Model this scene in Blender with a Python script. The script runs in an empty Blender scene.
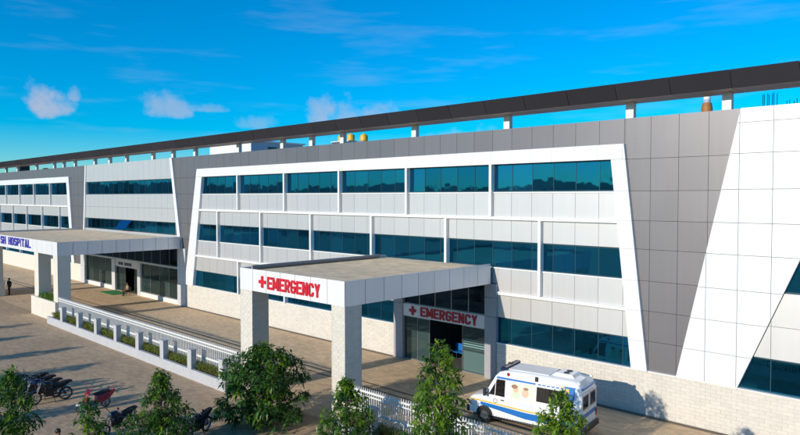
import bpy, math, random
import numpy as np
from mathutils import Vector, Matrix
R = math.radians
scene = bpy.context.scene
COL = scene.collection

# ------------------------------------------------------------------ camera
cam_d = bpy.data.cameras.new('camera')
cam = bpy.data.objects.new('camera', cam_d); COL.objects.link(cam)
cam.location = (0, -29.2, 10.0)
cam.rotation_euler = (R(90 - 1.793), 0, R(44.12))
cam_d.sensor_fit = 'HORIZONTAL'; cam_d.sensor_width = 36; cam_d.lens = 655 / 800 * 36
cam_d.clip_start = 0.1; cam_d.clip_end = 6000
scene.camera = cam

# ------------------------------------------------------------------ light
SUN_EL, SUN_AZ = 17.6, 5.0            # light travels towards +Y, turned SUN_AZ degrees to +X
trav = Vector((math.sin(R(SUN_AZ)) * math.cos(R(SUN_EL)), math.cos(R(SUN_AZ)) * math.cos(R(SUN_EL)), -math.sin(R(SUN_EL))))
sd = bpy.data.lights.new('sun', 'SUN'); sd.energy = 4.2; sd.angle = R(0.5); sd.color = (1.0, 0.90, 0.76)
so = bpy.data.objects.new('sun', sd); COL.objects.link(so)
so.rotation_euler = trav.to_track_quat('-Z', 'Y').to_euler(); so.location = (-20, -60, 40)

scene.view_settings.view_transform = 'Standard'
scene.view_settings.look = 'None'
scene.view_settings.exposure = 0.0
scene.view_settings.gamma = 1.0
scene.view_settings.use_curve_mapping = False

world = bpy.data.worlds.new('World'); scene.world = world; world.use_nodes = True
nt = world.node_tree; nt.nodes.clear()
def N(t, typ, **kw):
    n = t.nodes.new(typ)
    for k, v in kw.items(): setattr(n, k, v)
    return n
def M2(t, op, a, b=None, c=None, clamp=False):
    n = N(t, 'ShaderNodeMath', operation=op, use_clamp=clamp)
    for i, x in enumerate((a, b, c)):
        if x is None: continue
        if isinstance(x, (int, float)): n.inputs[i].default_value = x
        else: t.links.new(x, n.inputs[i])
    return n.outputs[0]
def build_world():
    L = nt.links
    sky = N(nt, 'ShaderNodeTexSky', sky_type='NISHITA', sun_disc=False)
    sky.sun_elevation = R(SUN_EL); sky.sun_rotation = R(180 + SUN_AZ)
    sky.altitude = 300; sky.air_density = 1.0; sky.dust_density = 0.3; sky.ozone_density = 3.0
    hs = N(nt, 'ShaderNodeHueSaturation')
    hs.inputs['Hue'].default_value = SKY_HUE; hs.inputs['Saturation'].default_value = SKY_SAT; hs.inputs['Value'].default_value = SKY_VAL
    tint = N(nt, 'ShaderNodeVectorMath', operation='MULTIPLY'); tint.inputs[1].default_value = (0.58, 0.89, 1.09)     # clear blue tropical sky
    L.new(sky.outputs[0], tint.inputs[0]); L.new(tint.outputs[0], hs.inputs['Color'])
    bg = N(nt, 'ShaderNodeBackground'); bg.inputs['Strength'].default_value = 0.13
    L.new(hs.outputs[0], bg.inputs['Color'])
    tc = N(nt, 'ShaderNodeTexCoord')
    nz = N(nt, 'ShaderNodeTexNoise'); nz.inputs['Scale'].default_value = 30; nz.inputs['Detail'].default_value = 8; nz.inputs['Roughness'].default_value = 0.6
    L.new(tc.outputs['Generated'], nz.inputs['Vector'])
    sep = N(nt, 'ShaderNodeSeparateXYZ'); L.new(tc.outputs['Generated'], sep.inputs[0])
    nfac = M2(nt, 'SUBTRACT', nz.outputs['Fac'], 0.5)
    # cumulus puffs near the horizon: (azimuth direction, height of base, half width, height, density)
    mask = None
    puffs = [(-0.9437, 0.3047, .119, .030, .036, .85), (-0.9345, 0.3300, .134, .010, .018, .6), (-0.8888, 0.4382, .122, .036, .026, .55), (-0.8650, 0.4820, .126, .032, .010, .35),
             (-0.7700, 0.6230, .113, .026, .044, .65), (-0.7450, 0.6520, .116, .022, .030, .5), (-0.7100, 0.6880, .116, .030, .026, .55), (-0.8289, 0.5478, .106, .030, .016, .35),
             (-0.62, 0.78, .075, .06, .03, .5), (-0.40, 0.91, .07, .07, .03, .45), (0.25, 0.96, .10, .06, .035, .7), (0.75, 0.65, .12, .05, .03, .8), (-1.0, -0.05, .11, .06, .03, .7),
             (-0.85, -0.5, .12, .05, .035, .8), (0.9, -0.4, .10, .06, .03, .7), (-0.45, -0.88, .13, .06, .035, .6), (0.5, -0.85, .12, .05, .03, .7)]
    for (cx, cy, cz, a, b, dens) in puffs:
        l = math.hypot(cx, cy); h = math.sqrt(1 - cz * cz); cx, cy = cx / l * h, cy / l * h
        rx, ry = cy / h, -cx / h
        dx = M2(nt, 'ADD', M2(nt, 'MULTIPLY', sep.outputs[0], rx), M2(nt, 'MULTIPLY', sep.outputs[1], ry))
        fr = M2(nt, 'GREATER_THAN', M2(nt, 'ADD', M2(nt, 'MULTIPLY', sep.outputs[0], cx), M2(nt, 'MULTIPLY', sep.outputs[1], cy)), 0.3)
        dz = M2(nt, 'SUBTRACT', sep.outputs[2], cz)
        up = M2(nt, 'DIVIDE', M2(nt, 'MAXIMUM', dz, 0.0), b)
        dn = M2(nt, 'DIVIDE', M2(nt, 'MINIMUM', dz, 0.0), b * 0.35)
        q = M2(nt, 'ADD', M2(nt, 'POWER', M2(nt, 'ABSOLUTE', M2(nt, 'DIVIDE', dx, a)), 2.0), M2(nt, 'ADD', M2(nt, 'MULTIPLY', up, up), M2(nt, 'MULTIPLY', dn, dn)))
        q = M2(nt, 'ADD', q, M2(nt, 'MULTIPLY', nfac, 4.4))
        m = N(nt, 'ShaderNodeMapRange', interpolation_type='SMOOTHSTEP'); L.new(q, m.inputs[0])
        m.inputs[1].default_value = 1.35; m.inputs[2].default_value = -0.15; m.inputs[3].default_value = 0.0; m.inputs[4].default_value = dens
        o = M2(nt, 'MULTIPLY', m.outputs[0], fr)
        mask = o if mask is None else M2(nt, 'MAXIMUM', mask, o)
    # thin wisps
    mp = N(nt, 'ShaderNodeMapping'); L.new(tc.outputs['Generated'], mp.inputs[0]); mp.inputs['Scale'].default_value = (3.2, 3.2, 24); mp.inputs['Rotation'].default_value = (R(3), R(-4), 0)
    n2 = N(nt, 'ShaderNodeTexNoise'); n2.inputs['Scale'].default_value = 1.7; n2.inputs['Detail'].default_value = 6; n2.inputs['Roughness'].default_value = 0.55
    L.new(mp.outputs[0], n2.inputs['Vector'])
    w = N(nt, 'ShaderNodeMapRange', interpolation_type='SMOOTHSTEP'); L.new(n2.outputs['Fac'], w.inputs[0])
    w.inputs[1].default_value = 0.54; w.inputs[2].default_value = 0.80; w.inputs[3].default_value = 0.0; w.inputs[4].default_value = 0.15
    mask = M2(nt, 'MAXIMUM', mask, w.outputs[0])
    cb = N(nt, 'ShaderNodeBackground'); cb.inputs['Color'].default_value = (0.52, 0.60, 0.80, 1); cb.inputs['Strength'].default_value = 0.85
    mx = N(nt, 'ShaderNodeMixShader'); L.new(mask, mx.inputs[0]); L.new(bg.outputs[0], mx.inputs[1]); L.new(cb.outputs[0], mx.inputs[2])
    out = N(nt, 'ShaderNodeOutputWorld'); L.new(mx.outputs[0], out.inputs[0])
SKY_HUE, SKY_SAT, SKY_VAL = 0.5, 1.42, 1.20
build_world()

# ------------------------------------------------------------------ materials
MATS = {}
def mat(name, col, rough=0.6, metal=0.0, noise=None, streak=0.0, isl=0.0, obr=0.0, bump=None, spec=0.5, coat=0.0):
    """noise=(scale, amount); streak: vertical rain streaks; isl: variation per mesh island; obr: variation per object; bump=(scale, distance)"""
    m = bpy.data.materials.new(name); m.use_nodes = True; t = m.node_tree; L = t.links
    b = t.nodes['Principled BSDF']
    b.inputs['Roughness'].default_value = rough; b.inputs['Metallic'].default_value = metal
    b.inputs['Specular IOR Level'].default_value = spec; b.inputs['Coat Weight'].default_value = coat
    b.inputs['Base Color'].default_value = (*col, 1)
    geo = N(t, 'ShaderNodeNewGeometry')
    terms = []
    if noise:
        n = N(t, 'ShaderNodeTexNoise'); n.inputs['Scale'].default_value = noise[0]; n.inputs['Detail'].default_value = 6; n.inputs['Roughness'].default_value = 0.6
        L.new(geo.outputs['Position'], n.inputs['Vector'])
        terms.append(M2(t, 'MULTIPLY', M2(t, 'SUBTRACT', n.outputs['Fac'], 0.5), 2 * noise[1]))
    if streak:
        mp = N(t, 'ShaderNodeMapping'); mp.inputs['Scale'].default_value = (5, 5, 0.35); L.new(geo.outputs['Position'], mp.inputs[0])
        n = N(t, 'ShaderNodeTexNoise'); n.inputs['Scale'].default_value = 1.0; n.inputs['Detail'].default_value = 5; L.new(mp.outputs[0], n.inputs['Vector'])
        terms.append(M2(t, 'MULTIPLY', M2(t, 'SUBTRACT', n.outputs['Fac'], 0.5), 2 * streak))
    if isl: terms.append(M2(t, 'MULTIPLY', M2(t, 'SUBTRACT', geo.outputs['Random Per Island'], 0.5), 2 * isl))
    if obr:
        oi = N(t, 'ShaderNodeObjectInfo'); terms.append(M2(t, 'MULTIPLY', M2(t, 'SUBTRACT', oi.outputs['Random'], 0.5), 2 * obr))
    if terms:
        s = terms[0]
        for x in terms[1:]: s = M2(t, 'ADD', s, x)
        s = M2(t, 'MAXIMUM', M2(t, 'ADD', s, 1.0), 0.05)
        v = N(t, 'ShaderNodeVectorMath', operation='SCALE'); v.inputs[0].default_value = col; L.new(s, v.inputs['Scale'])
        L.new(v.outputs[0], b.inputs['Base Color'])
    if bump:
        n = N(t, 'ShaderNodeTexNoise'); n.inputs['Scale'].default_value = bump[0]; n.inputs['Detail'].default_value = 4; L.new(geo.outputs['Position'], n.inputs['Vector'])
        bp = N(t, 'ShaderNodeBump'); bp.inputs['Distance'].default_value = bump[1]; bp.inputs['Strength'].default_value = 1.0; L.new(n.outputs['Fac'], bp.inputs['Height'])
        L.new(bp.outputs[0], b.inputs['Normal'])
    MATS[name] = m
    return m

mat('grey_acp', (0.195, 0.183, 0.188), 0.42, 0.45, noise=(0.6, 0.05), streak=0.06, obr=0.05)
mat('silver_acp', (0.62, 0.605, 0.59), 0.42, 0.45, noise=(0.8, 0.03), streak=0.05, obr=0.025)
mat('white_acp', (0.74, 0.74, 0.74), 0.35, 0.0, noise=(0.8, 0.03), streak=0.05, obr=0.02)
mat('canopy_acp', (0.72, 0.725, 0.745), 0.35, 0.25, noise=(0.8, 0.04), streak=0.07, obr=0.04)
mat('white_paint', (0.76, 0.75, 0.72), 0.45, noise=(2.5, 0.05), streak=0.05)
mat('joint', (0.11, 0.11, 0.115), 0.8)
mat('mullion', (0.02, 0.06, 0.08), 0.4, 0.2)
mat('dirt', (0.17, 0.14, 0.10), 0.95, noise=(5, 0.4))
mat('pipe_grey', (0.22, 0.22, 0.235), 0.7, noise=(3, 0.15))
mat('beam_panel', (0.028, 0.027, 0.034), 0.6, 0.0, spec=0.2, noise=(1.2, 0.08), streak=0.05, obr=0.10)
mat('beam_soffit', (0.75, 0.53, 0.38), 0.35, 0.0, noise=(0.35, 0.5), obr=0.1)
mat('roof_concrete', (0.50, 0.42, 0.34), 0.9, noise=(0.8, 0.2))
mat('canopy_deck', (0.78, 0.60, 0.385), 0.95, noise=(1.3, 0.55), bump=(9, 0.02))
mat('mortar', (0.57, 0.53, 0.46), 0.9, noise=(3, 0.15))
mat('tile', (0.64, 0.595, 0.52), 0.75, noise=(0.9, 0.06), isl=0.045, streak=0.06, bump=(30, 0.006))
mat('plaster', (0.68, 0.63, 0.54), 0.8, noise=(0.7, 0.08), streak=0.06)
mat('granite', (0.36, 0.35, 0.37), 0.45, noise=(28, 0.35))
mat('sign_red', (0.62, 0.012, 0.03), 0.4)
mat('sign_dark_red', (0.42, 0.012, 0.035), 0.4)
mat('sign_blue', (0.035, 0.03, 0.36), 0.4)
mat('sign_dark', (0.03, 0.03, 0.08), 0.5)
mat('interior', (0.10, 0.095, 0.09), 0.8)
mat('metal_dark', (0.03, 0.03, 0.033), 0.45, 0.3)
mat('alu', (0.28, 0.30, 0.31), 0.4, 0.6)
mat('wall_grey', (0.46, 0.465, 0.475), 0.85, noise=(1.6, 0.12), streak=0.14, bump=(25, 0.006))
mat('soil', (0.13, 0.085, 0.055), 0.95, noise=(4, 0.3))
mat('rubber', (0.018, 0.018, 0.018), 0.8)
mat('chrome', (0.6, 0.6, 0.62), 0.25, 1.0)
mat('van_white', (0.82, 0.82, 0.81), 0.28, coat=0.4, noise=(1.5, 0.03))
mat('van_blue', (0.012, 0.16, 0.50), 0.3, coat=0.4)
mat('van_yellow', (0.80, 0.50, 0.06), 0.35)
mat('van_dark', (0.012, 0.013, 0.016), 0.12)
mat('plastic_black', (0.02, 0.02, 0.022), 0.5)
mat('light_blue', (0.02, 0.03, 0.08), 0.15)
mat('red_lens', (0.55, 0.02, 0.015), 0.2)
mat('orange_lens', (0.75, 0.25, 0.02), 0.2)
mat('print_cream', (0.80, 0.72, 0.56), 0.4, noise=(5, 0.15))
mat('print_peach', (0.78, 0.48, 0.32), 0.4, noise=(9, 0.2))
mat('print_hair', (0.30, 0.15, 0.09), 0.4)
mat('print_green', (0.62, 0.68, 0.52), 0.4)
mat('print_pale', (0.66, 0.70, 0.80), 0.4, noise=(12, 0.15))
mat('bike_black', (0.012, 0.012, 0.014), 0.25, coat=0.5)
mat('bike_blue', (0.012, 0.02, 0.06), 0.25, coat=0.5)
mat('bike_red', (0.30, 0.012, 0.035), 0.3, coat=0.5)
mat('seat_black', (0.015, 0.015, 0.016), 0.7)
mat('skin', (0.26, 0.13, 0.08), 0.6)
mat('cloth_dark', (0.015, 0.015, 0.02), 0.85)
mat('cloth_brown', (0.10, 0.035, 0.03), 0.85)
mat('cloth_tan', (0.45, 0.27, 0.16), 0.85)
mat('hair', (0.008, 0.007, 0.006), 0.6)
mat('bark', (0.11, 0.075, 0.05), 0.9, noise=(9, 0.3), bump=(25, 0.01))
mat('tank_yellow', (0.72, 0.44, 0.03), 0.45, noise=(3, 0.15))
mat('tank_brown', (0.34, 0.14, 0.03), 0.6, noise=(5, 0.25))
mat('pale_blue', (0.35, 0.42, 0.58), 0.6)
mat('room_shade_blue', (0.42, 0.46, 0.54), 0.85, noise=(0.6, 0.08))  # rooftop room: blue-grey of its shaded side put into the colour
mat('rust', (0.10, 0.05, 0.035), 0.9)
mat('mat_green', (0.02, 0.22, 0.06), 0.9)
mat('hill', (0.045, 0.07, 0.05), 1.0, noise=(0.02, 0.4))
mat('far_leaf', (0.022, 0.045, 0.014), 0.9, noise=(0.4, 0.5))
mat('orange_cloth', (0.75, 0.25, 0.10), 0.8)

def glass(name, tint, dark, refl, rough=0.025):
    m = bpy.data.materials.new(name); m.use_nodes = True; t = m.node_tree; L = t.links; t.nodes.clear()
    geo = N(t, 'ShaderNodeNewGeometry'); oi = N(t, 'ShaderNodeObjectInfo')
    d = N(t, 'ShaderNodeBsdfDiffuse')
    v = N(t, 'ShaderNodeVectorMath', operation='SCALE'); v.inputs[0].default_value = dark
    L.new(M2(t, 'ADD', M2(t, 'MULTIPLY', oi.outputs['Random'], 1.1), 0.35), v.inputs['Scale']); L.new(v.outputs[0], d.inputs['Color'])
    g = N(t, 'ShaderNodeBsdfGlossy'); g.inputs['Roughness'].default_value = rough
    v2 = N(t, 'ShaderNodeVectorMath', operation='SCALE'); v2.inputs[0].default_value = tint
    L.new(M2(t, 'ADD', M2(t, 'MULTIPLY', oi.outputs['Random'], 0.22), 0.86), v2.inputs['Scale']); L.new(v2.outputs[0], g.inputs['Color'])
    n = N(t, 'ShaderNodeTexNoise'); n.inputs['Scale'].default_value = 0.9; n.inputs['Detail'].default_value = 2; L.new(geo.outputs['Position'], n.inputs['Vector'])
    bp = N(t, 'ShaderNodeBump'); bp.inputs['Distance'].default_value = 0.005; L.new(n.outputs['Fac'], bp.inputs['Height']); L.new(bp.outputs[0], g.inputs['Normal'])
    fr = N(t, 'ShaderNodeFresnel'); fr.inputs['IOR'].default_value = 1.5
    fac = M2(t, 'MINIMUM', M2(t, 'ADD', fr.outputs[0], refl), 1.0)
    mx = N(t, 'ShaderNodeMixShader'); L.new(fac, mx.inputs[0]); L.new(d.outputs[0], mx.inputs[1]); L.new(g.outputs[0], mx.inputs[2])
    o = N(t, 'ShaderNodeOutputMaterial'); L.new(mx.outputs[0], o.inputs[0]); MATS[name] = m
glass('glass_teal', (0.02, 0.30, 0.52), (0.004, 0.03, 0.055), 0.42)
glass('glass_dark_reflect', (0.05, 0.10, 0.15), (0.008, 0.014, 0.02), 0.25)  # transoms: dark reflection of the canopy soffit put into the glass colour
glass('glass_door', (0.25, 0.34, 0.34), (0.03, 0.055, 0.055), 0.2)
glass('glass_frost', (0.35, 0.45, 0.45), (0.16, 0.28, 0.28), 0.12, 0.2)
glass('glass_van', (0.5, 0.5, 0.5), (0.02, 0.016, 0.014), 0.1)

def leafmat(name, c1, c2, tr):
    m = bpy.data.materials.new(name); m.use_nodes = True; t = m.node_tree; L = t.links; t.nodes.clear()
    geo = N(t, 'ShaderNodeNewGeometry')
    mixc = N(t, 'ShaderNodeMix', data_type='RGBA'); mixc.inputs[6].default_value = (*c1, 1); mixc.inputs[7].default_value = (*c2, 1)
    L.new(geo.outputs['Random Per Island'], mixc.inputs[0])
    p = N(t, 'ShaderNodeBsdfPrincipled'); p.inputs['Roughness'].default_value = 0.42; L.new(mixc.outputs[2], p.inputs['Base Color'])
    tl = N(t, 'ShaderNodeBsdfTranslucent'); L.new(mixc.outputs[2], tl.inputs[0])
    mx = N(t, 'ShaderNodeMixShader'); mx.inputs[0].default_value = tr; L.new(p.outputs[0], mx.inputs[1]); L.new(tl.outputs[0], mx.inputs[2])
    o = N(t, 'ShaderNodeOutputMaterial'); L.new(mx.outputs[0], o.inputs[0]); MATS[name] = m
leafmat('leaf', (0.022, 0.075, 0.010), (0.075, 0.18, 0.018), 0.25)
leafmat('leaf_young_sunlit', (0.12, 0.25, 0.012), (0.26, 0.40, 0.03), 0.35)  # new growth and sunlit leaves, sunlight partly put into the colour
leafmat('hedge_leaf', (0.12, 0.16, 0.02), (0.28, 0.30, 0.05), 0.3)
leafmat('grass_leaf', (0.08, 0.17, 0.015), (0.16, 0.28, 0.03), 0.3)

def ground_mat(name, col, brick, mort, stain):
    m = bpy.data.materials.new(name); m.use_nodes = True; t = m.node_tree; L = t.links
    b = t.nodes['Principled BSDF']; b.inputs['Roughness'].default_value = 0.88; b.inputs['Specular IOR Level'].default_value = 0.3
    geo = N(t, 'ShaderNodeNewGeometry')
    br = N(t, 'ShaderNodeTexBrick'); br.inputs['Scale'].default_value = 1.0; br.inputs['Brick Width'].default_value = brick; br.inputs['Row Height'].default_value = brick * 0.5
    br.inputs['Mortar Size'].default_value = 0.008; br.inputs['Color1'].default_value = (0.86, 0.86, 0.86, 1); br.inputs['Color2'].default_value = (1.12, 1.10, 1.08, 1); br.inputs['Mortar'].default_value = (mort, mort, mort, 1)
    L.new(geo.outputs['Position'], br.inputs['Vector'])
    n = N(t, 'ShaderNodeTexNoise'); n.inputs['Scale'].default_value = 0.22; n.inputs['Detail'].default_value = 8; n.inputs['Roughness'].default_value = 0.62; L.new(geo.outputs['Position'], n.inputs['Vector'])
    n2 = N(t, 'ShaderNodeTexNoise'); n2.inputs['Scale'].default_value = 2.3; n2.inputs['Detail'].default_value = 6; L.new(geo.outputs['Position'], n2.inputs['Vector'])
    f = M2(t, 'ADD', M2(t, 'MULTIPLY', M2(t, 'SUBTRACT', n.outputs['Fac'], 0.5), stain * 2), M2(t, 'ADD', M2(t, 'MULTIPLY', M2(t, 'SUBTRACT', n2.outputs['Fac'], 0.5), 0.35), 1.0))
    v = N(t, 'ShaderNodeVectorMath', operation='MULTIPLY'); L.new(br.outputs[0], v.inputs[0]); v.inputs[1].default_value = col
    s = N(t, 'ShaderNodeVectorMath', operation='SCALE'); L.new(v.outputs[0], s.inputs[0]); L.new(f, s.inputs['Scale']); L.new(s.outputs[0], b.inputs['Base Color'])
    bp = N(t, 'ShaderNodeBump'); bp.inputs['Distance'].default_value = 0.02; bp.inputs['Strength'].default_value = 0.6; L.new(n2.outputs['Fac'], bp.inputs['Height']); L.new(bp.outputs[0], b.inputs['Normal'])
    MATS[name] = m
ground_mat('parking_paver', (0.50, 0.36, 0.225), 0.4, 0.75, 0.30)
ground_mat('drive_paver', (0.66, 0.48, 0.295), 0.4, 0.75, 0.28)

# ------------------------------------------------------------------ mesh helpers
class MB:
    def __init__(s): s.v = []; s.f = []; s.m = []
    def add(s, vs, fs, mi=0):
        o = len(s.v); s.v += [tuple(p) for p in vs]; s.f += [tuple(i + o for i in f) for f in fs]; s.m += [mi] * len(fs); return s
    def box(s, x0, x1, y0, y1, z0, z1, mi=0):
        return s.add([(x0, y0, z0), (x1, y0, z0), (x1, y1, z0), (x0, y1, z0), (x0, y0, z1), (x1, y0, z1), (x1, y1, z1), (x0, y1, z1)],
                     [(3, 2, 1, 0), (4, 5, 6, 7), (0, 1, 5, 4), (1, 2, 6, 5), (2, 3, 7, 6), (3, 0, 4, 7)], mi)
    def prism(s, poly, y0, y1, mi=0):               # poly in (x,z), counter-clockwise seen from -Y; y0 front
        n = len(poly)
        vs = [(x, y0, z) for x, z in poly] + [(x, y1, z) for x, z in poly]
        fs = [tuple(range(n)), tuple(range(2 * n - 1, n - 1, -1))] + [(i, i + n, (i + 1) % n + n, (i + 1) % n) for i in range(n)]
        return s.add(vs, fs, mi)
    def cyl(s, p0, p1, r0, r1=None, n=10, mi=0, caps=True):
        r1 = r0 if r1 is None else r1
        p0 = Vector(p0); p1 = Vector(p1); d = (p1 - p0).normalized()
        a = d.orthogonal().normalized(); b = d.cross(a)
        vs = [p0 + (a * math.cos(2 * math.pi * i / n) + b * math.sin(2 * math.pi * i / n)) * r0 for i in range(n)] + \
             [p1 + (a * math.cos(2 * math.pi * i / n) + b * math.sin(2 * math.pi * i / n)) * r1 for i in range(n)]
        fs = [(i, (i + 1) % n, (i + 1) % n + n, i + n) for i in range(n)]
        if caps: fs += [tuple(range(n - 1, -1, -1)), tuple(range(n, 2 * n))]
        return s.add(vs, fs, mi)
    def tube(s, pts, r, n=8, mi=0):
        for i in range(len(pts) - 1):
            ra = r[i] if isinstance(r, (list, tuple)) else r; rb = r[i + 1] if isinstance(r, (list, tuple)) else r
            s.cyl(pts[i], pts[i + 1], ra, rb, n, mi)
        return s
    def lathe(s, c, axis, prof, n=16, mi=0):          # prof: list of (radius, offset along the axis)
        c = Vector(c); d = Vector(axis).normalized(); a = d.orthogonal().normalized(); b = d.cross(a); k = len(prof); vs = []
        for i in range(n):
            u = a * math.cos(2 * math.pi * i / n) + b * math.sin(2 * math.pi * i / n)
            vs += [c + u * r + d * h for r, h in prof]
        fs = [(i * k + j, ((i + 1) % n) * k + j, ((i + 1) % n) * k + j + 1, i * k + j + 1) for i in range(n) for j in range(k - 1)]
        return s.add(vs, fs, mi)
    def loft(s, rings, mi=0, caps=True):
        k = len(rings[0]); vs = [p for r in rings for p in r]
        fs = [(i * k + j, i * k + (j + 1) % k, (i + 1) * k + (j + 1) % k, (i + 1) * k + j) for i in range(len(rings) - 1) for j in range(k)]
        if caps: fs += [tuple(range(k - 1, -1, -1)), tuple(range((len(rings) - 1) * k, len(rings) * k))]
        return s.add(vs, fs, mi)
    def ball(s, c, rx, ry, rz, n=10, k=7, mi=0):
        rings = []
        for j in range(1, k):
            t = math.pi * j / k
            rings.append([(c[0] + rx * math.sin(t) * math.cos(2 * math.pi * i / n), c[1] + ry * math.sin(t) * math.sin(2 * math.pi * i / n), c[2] - rz * math.cos(t)) for i in range(n)])
        return s.loft(rings, mi)
    def mesh(s, name, mats, smooth=False):
        me = bpy.data.meshes.new(name); me.from_pydata(s.v, [], s.f); me.update()
        for m in (mats if isinstance(mats, (list, tuple)) else [mats]): me.materials.append(MATS[m])
        if any(s.m): me.polygons.foreach_set('material_index', s.m)
        if smooth:
            me.polygons.foreach_set('use_smooth', [True] * len(s.f))
            me.set_sharp_from_angle(angle=R(38))
        return me
    def build(s, name, mats, parent=None, smooth=False, loc=None):
        return link(name, s.mesh(name, mats, smooth), parent, loc)
def link(name, me, parent=None, loc=None):
    o = bpy.data.objects.new(name, me); COL.objects.link(o)
    if parent is not None: o.parent = parent
    if loc is not None: o.location = loc
    return o
def tag(o, label=None, cat=None, group=None, kind=None):
    if label: o['label'] = label
    if cat: o['category'] = cat
    if group: o['group'] = group
    if kind: o['kind'] = kind
    return o
def thing(name, label, cat, loc=(0, 0, 0), rz=0.0, group=None):
    o = bpy.data.objects.new(name, None); o.empty_display_size = 0.2; COL.objects.link(o)
    o.location = loc; o.rotation_euler = (0, 0, rz); return tag(o, label, cat, group)
def copy_tree(o, parent=None):
    c = o.copy(); COL.objects.link(c)
    if parent is not None: c.parent = parent
    for ch in list(o.children): copy_tree(ch, c)
    return c
def stroke(a, b, w):                                 # slanted bar between two points, w = horizontal width
    return [(a[0] - w / 2, a[1]), (a[0] + w / 2, a[1]), (b[0] + w / 2, b[1]), (b[0] - w / 2, b[1])]
def glyph(c, w, v):
    """strokes of a heavy condensed capital in a 1 x 1 cell; w, v: thickness of upright and level strokes"""
    B = lambda x0, x1, z0, z1: [(x0, z0), (x1, z0), (x1, z1), (x0, z1)]
    k, q = w * .8, v * .9                              # cut corners
    left = B(0, w, 0, 1); right = B(1 - w, 1, 0, 1)
    rl = [(0, q), (w, q * .9), (w, 1 - q * .9), (0, 1 - q)]; rr = [(1 - w, q * .9), (1, q), (1, 1 - q), (1 - w, 1 - q * .9)]
    topc = [(0, 1 - q), (w, 1 - v), (1 - w, 1 - v), (1, 1 - q), (1 - k, 1), (k, 1)]; botc = [(k, 0), (1 - k, 0), (1, q), (1 - w, v), (w, v), (0, q)]
    m0, m1 = .5 - v / 2, .5 + v / 2
    return {'E': [left, B(w, 1, 0, v), B(w, .9, m0, m1), B(w, 1, 1 - v, 1)],
            'M': [left, right, stroke((.5, .15), (w * .6, 1), w * .9), stroke((.5, .15), (1 - w * .6, 1), w * .9)],
            'N': [left, right, stroke((1 - w * .6, 0), (w * .6, 1), w * 1.1)],
            'R': [left, [(w, 1 - v), (1 - w, 1 - v), (1, 1 - q), (1 - k, 1), (w, 1)], [(1 - w, .62), (1, .58), (1, 1 - q), (1 - w, 1 - v)], [(w, m0 - .05), (1 - k, m0 - .05), (1, .58), (1 - w, .62), (w, m1 - .05)], stroke((1 - w * .5, 0), (.55, m0 - .05), w)],
            'P': [left, [(w, 1 - v), (1 - w, 1 - v), (1, 1 - q), (1 - k, 1), (w, 1)], [(1 - w, .60), (1, .56), (1, 1 - q), (1 - w, 1 - v)], [(w, m0 - .07), (1 - k, m0 - .07), (1, .56), (1 - w, .60), (w, m1 - .07)]],
            'G': [rl, topc, botc, [(1 - w, q * .9), (1, q), (1, m1 - .04), (1 - w, m1 - .04)], B(.5, 1 - w, m0 - .04, m1 - .04), B(1 - w, 1, .70, 1 - q)],
            'C': [rl, topc, botc, B(1 - w, 1, q, .34), B(1 - w, 1, .66, 1 - q)],
            'O': [rl, rr, topc, botc],
            'S': [topc, botc, B(0, w, m1, 1 - q), B(1 - w, 1, q, m0), [(0, m1), (k, m0), (1, m0), (1 - k, m1)], B(0, w, q, .30), B(1 - w, 1, .70, 1 - q)],
            'Y': [B(.5 - w / 2, .5 + w / 2, 0, .46), stroke((.5, .42), (w * .55, 1), w), stroke((.5, .42), (1 - w * .55, 1), w)],
            'H': [left, right, B(w, 1 - w, m0, m1)], 'I': [B(.5 - w / 2, .5 + w / 2, 0, 1)], 'T': [B(.5 - w / 2, .5 + w / 2, 0, 1 - v), B(0, 1, 1 - v, 1)],
            'A': [stroke((w * .55, 0), (.5, 1), w), stroke((1 - w * .55, 0), (.5, 1), w), B(.25, .75, .24, .24 + v)], 'L': [left, B(w, 1, 0, v)]}[c]
def lettering(body, x0, x1, z0, z1, y, matname, parent, extrude=.05, gap=.17):
    wid = {'I': .4, 'M': 1.25}; tot = sum(wid.get(c, 1) for c in body) + gap * (len(body) - 1); u = (x1 - x0) / tot; x = x0; H = z1 - z0
    for c in body:
        cw = wid.get(c, 1) * u; b = MB()
        for n_, p in enumerate(glyph(c, .30 if c != 'M' else .25, .19)):
            b.prism([(x + a * cw, z0 + h * H) for a, h in p], y - extrude - n_ * .0012, y - .001)
        b.build('letter', matname, parent); x += cw + gap * u
def clip(poly, nx, nz, c):                          # keep nx*x+nz*z <= c
    out = []
    for i in range(len(poly)):
        a = poly[i]; b = poly[(i + 1) % len(poly)]
        da = nx * a[0] + nz * a[1] - c; db = nx * b[0] + nz * b[1] - c
        if da <= 0: out.append(a)
        if (da < 0 < db) or (db < 0 < da):
            t = da / (da - db); out.append((a[0] + (b[0] - a[0]) * t, a[1] + (b[1] - a[1]) * t))
    return out
def inter(rect, region, g):
    p = rect
    for i in range(len(region)):
        a = region[i]; b = region[(i + 1) % len(region)]
        dx, dz = b[0] - a[0], b[1] - a[1]; l = math.hypot(dx, dz)
        if l < 1e-6: continue
        nx, nz = dz / l, -dx / l                    # outward normal of a counter-clockwise polygon
        p = clip(p, nx, nz, nx * a[0] + nz * a[1] - g)
        if len(p) < 3: return []
    return p
def area(p): return 0.5 * abs(sum(p[i][0] * p[(i + 1) % len(p)][1] - p[(i + 1) % len(p)][0] * p[i][1] for i in range(len(p))))

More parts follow.
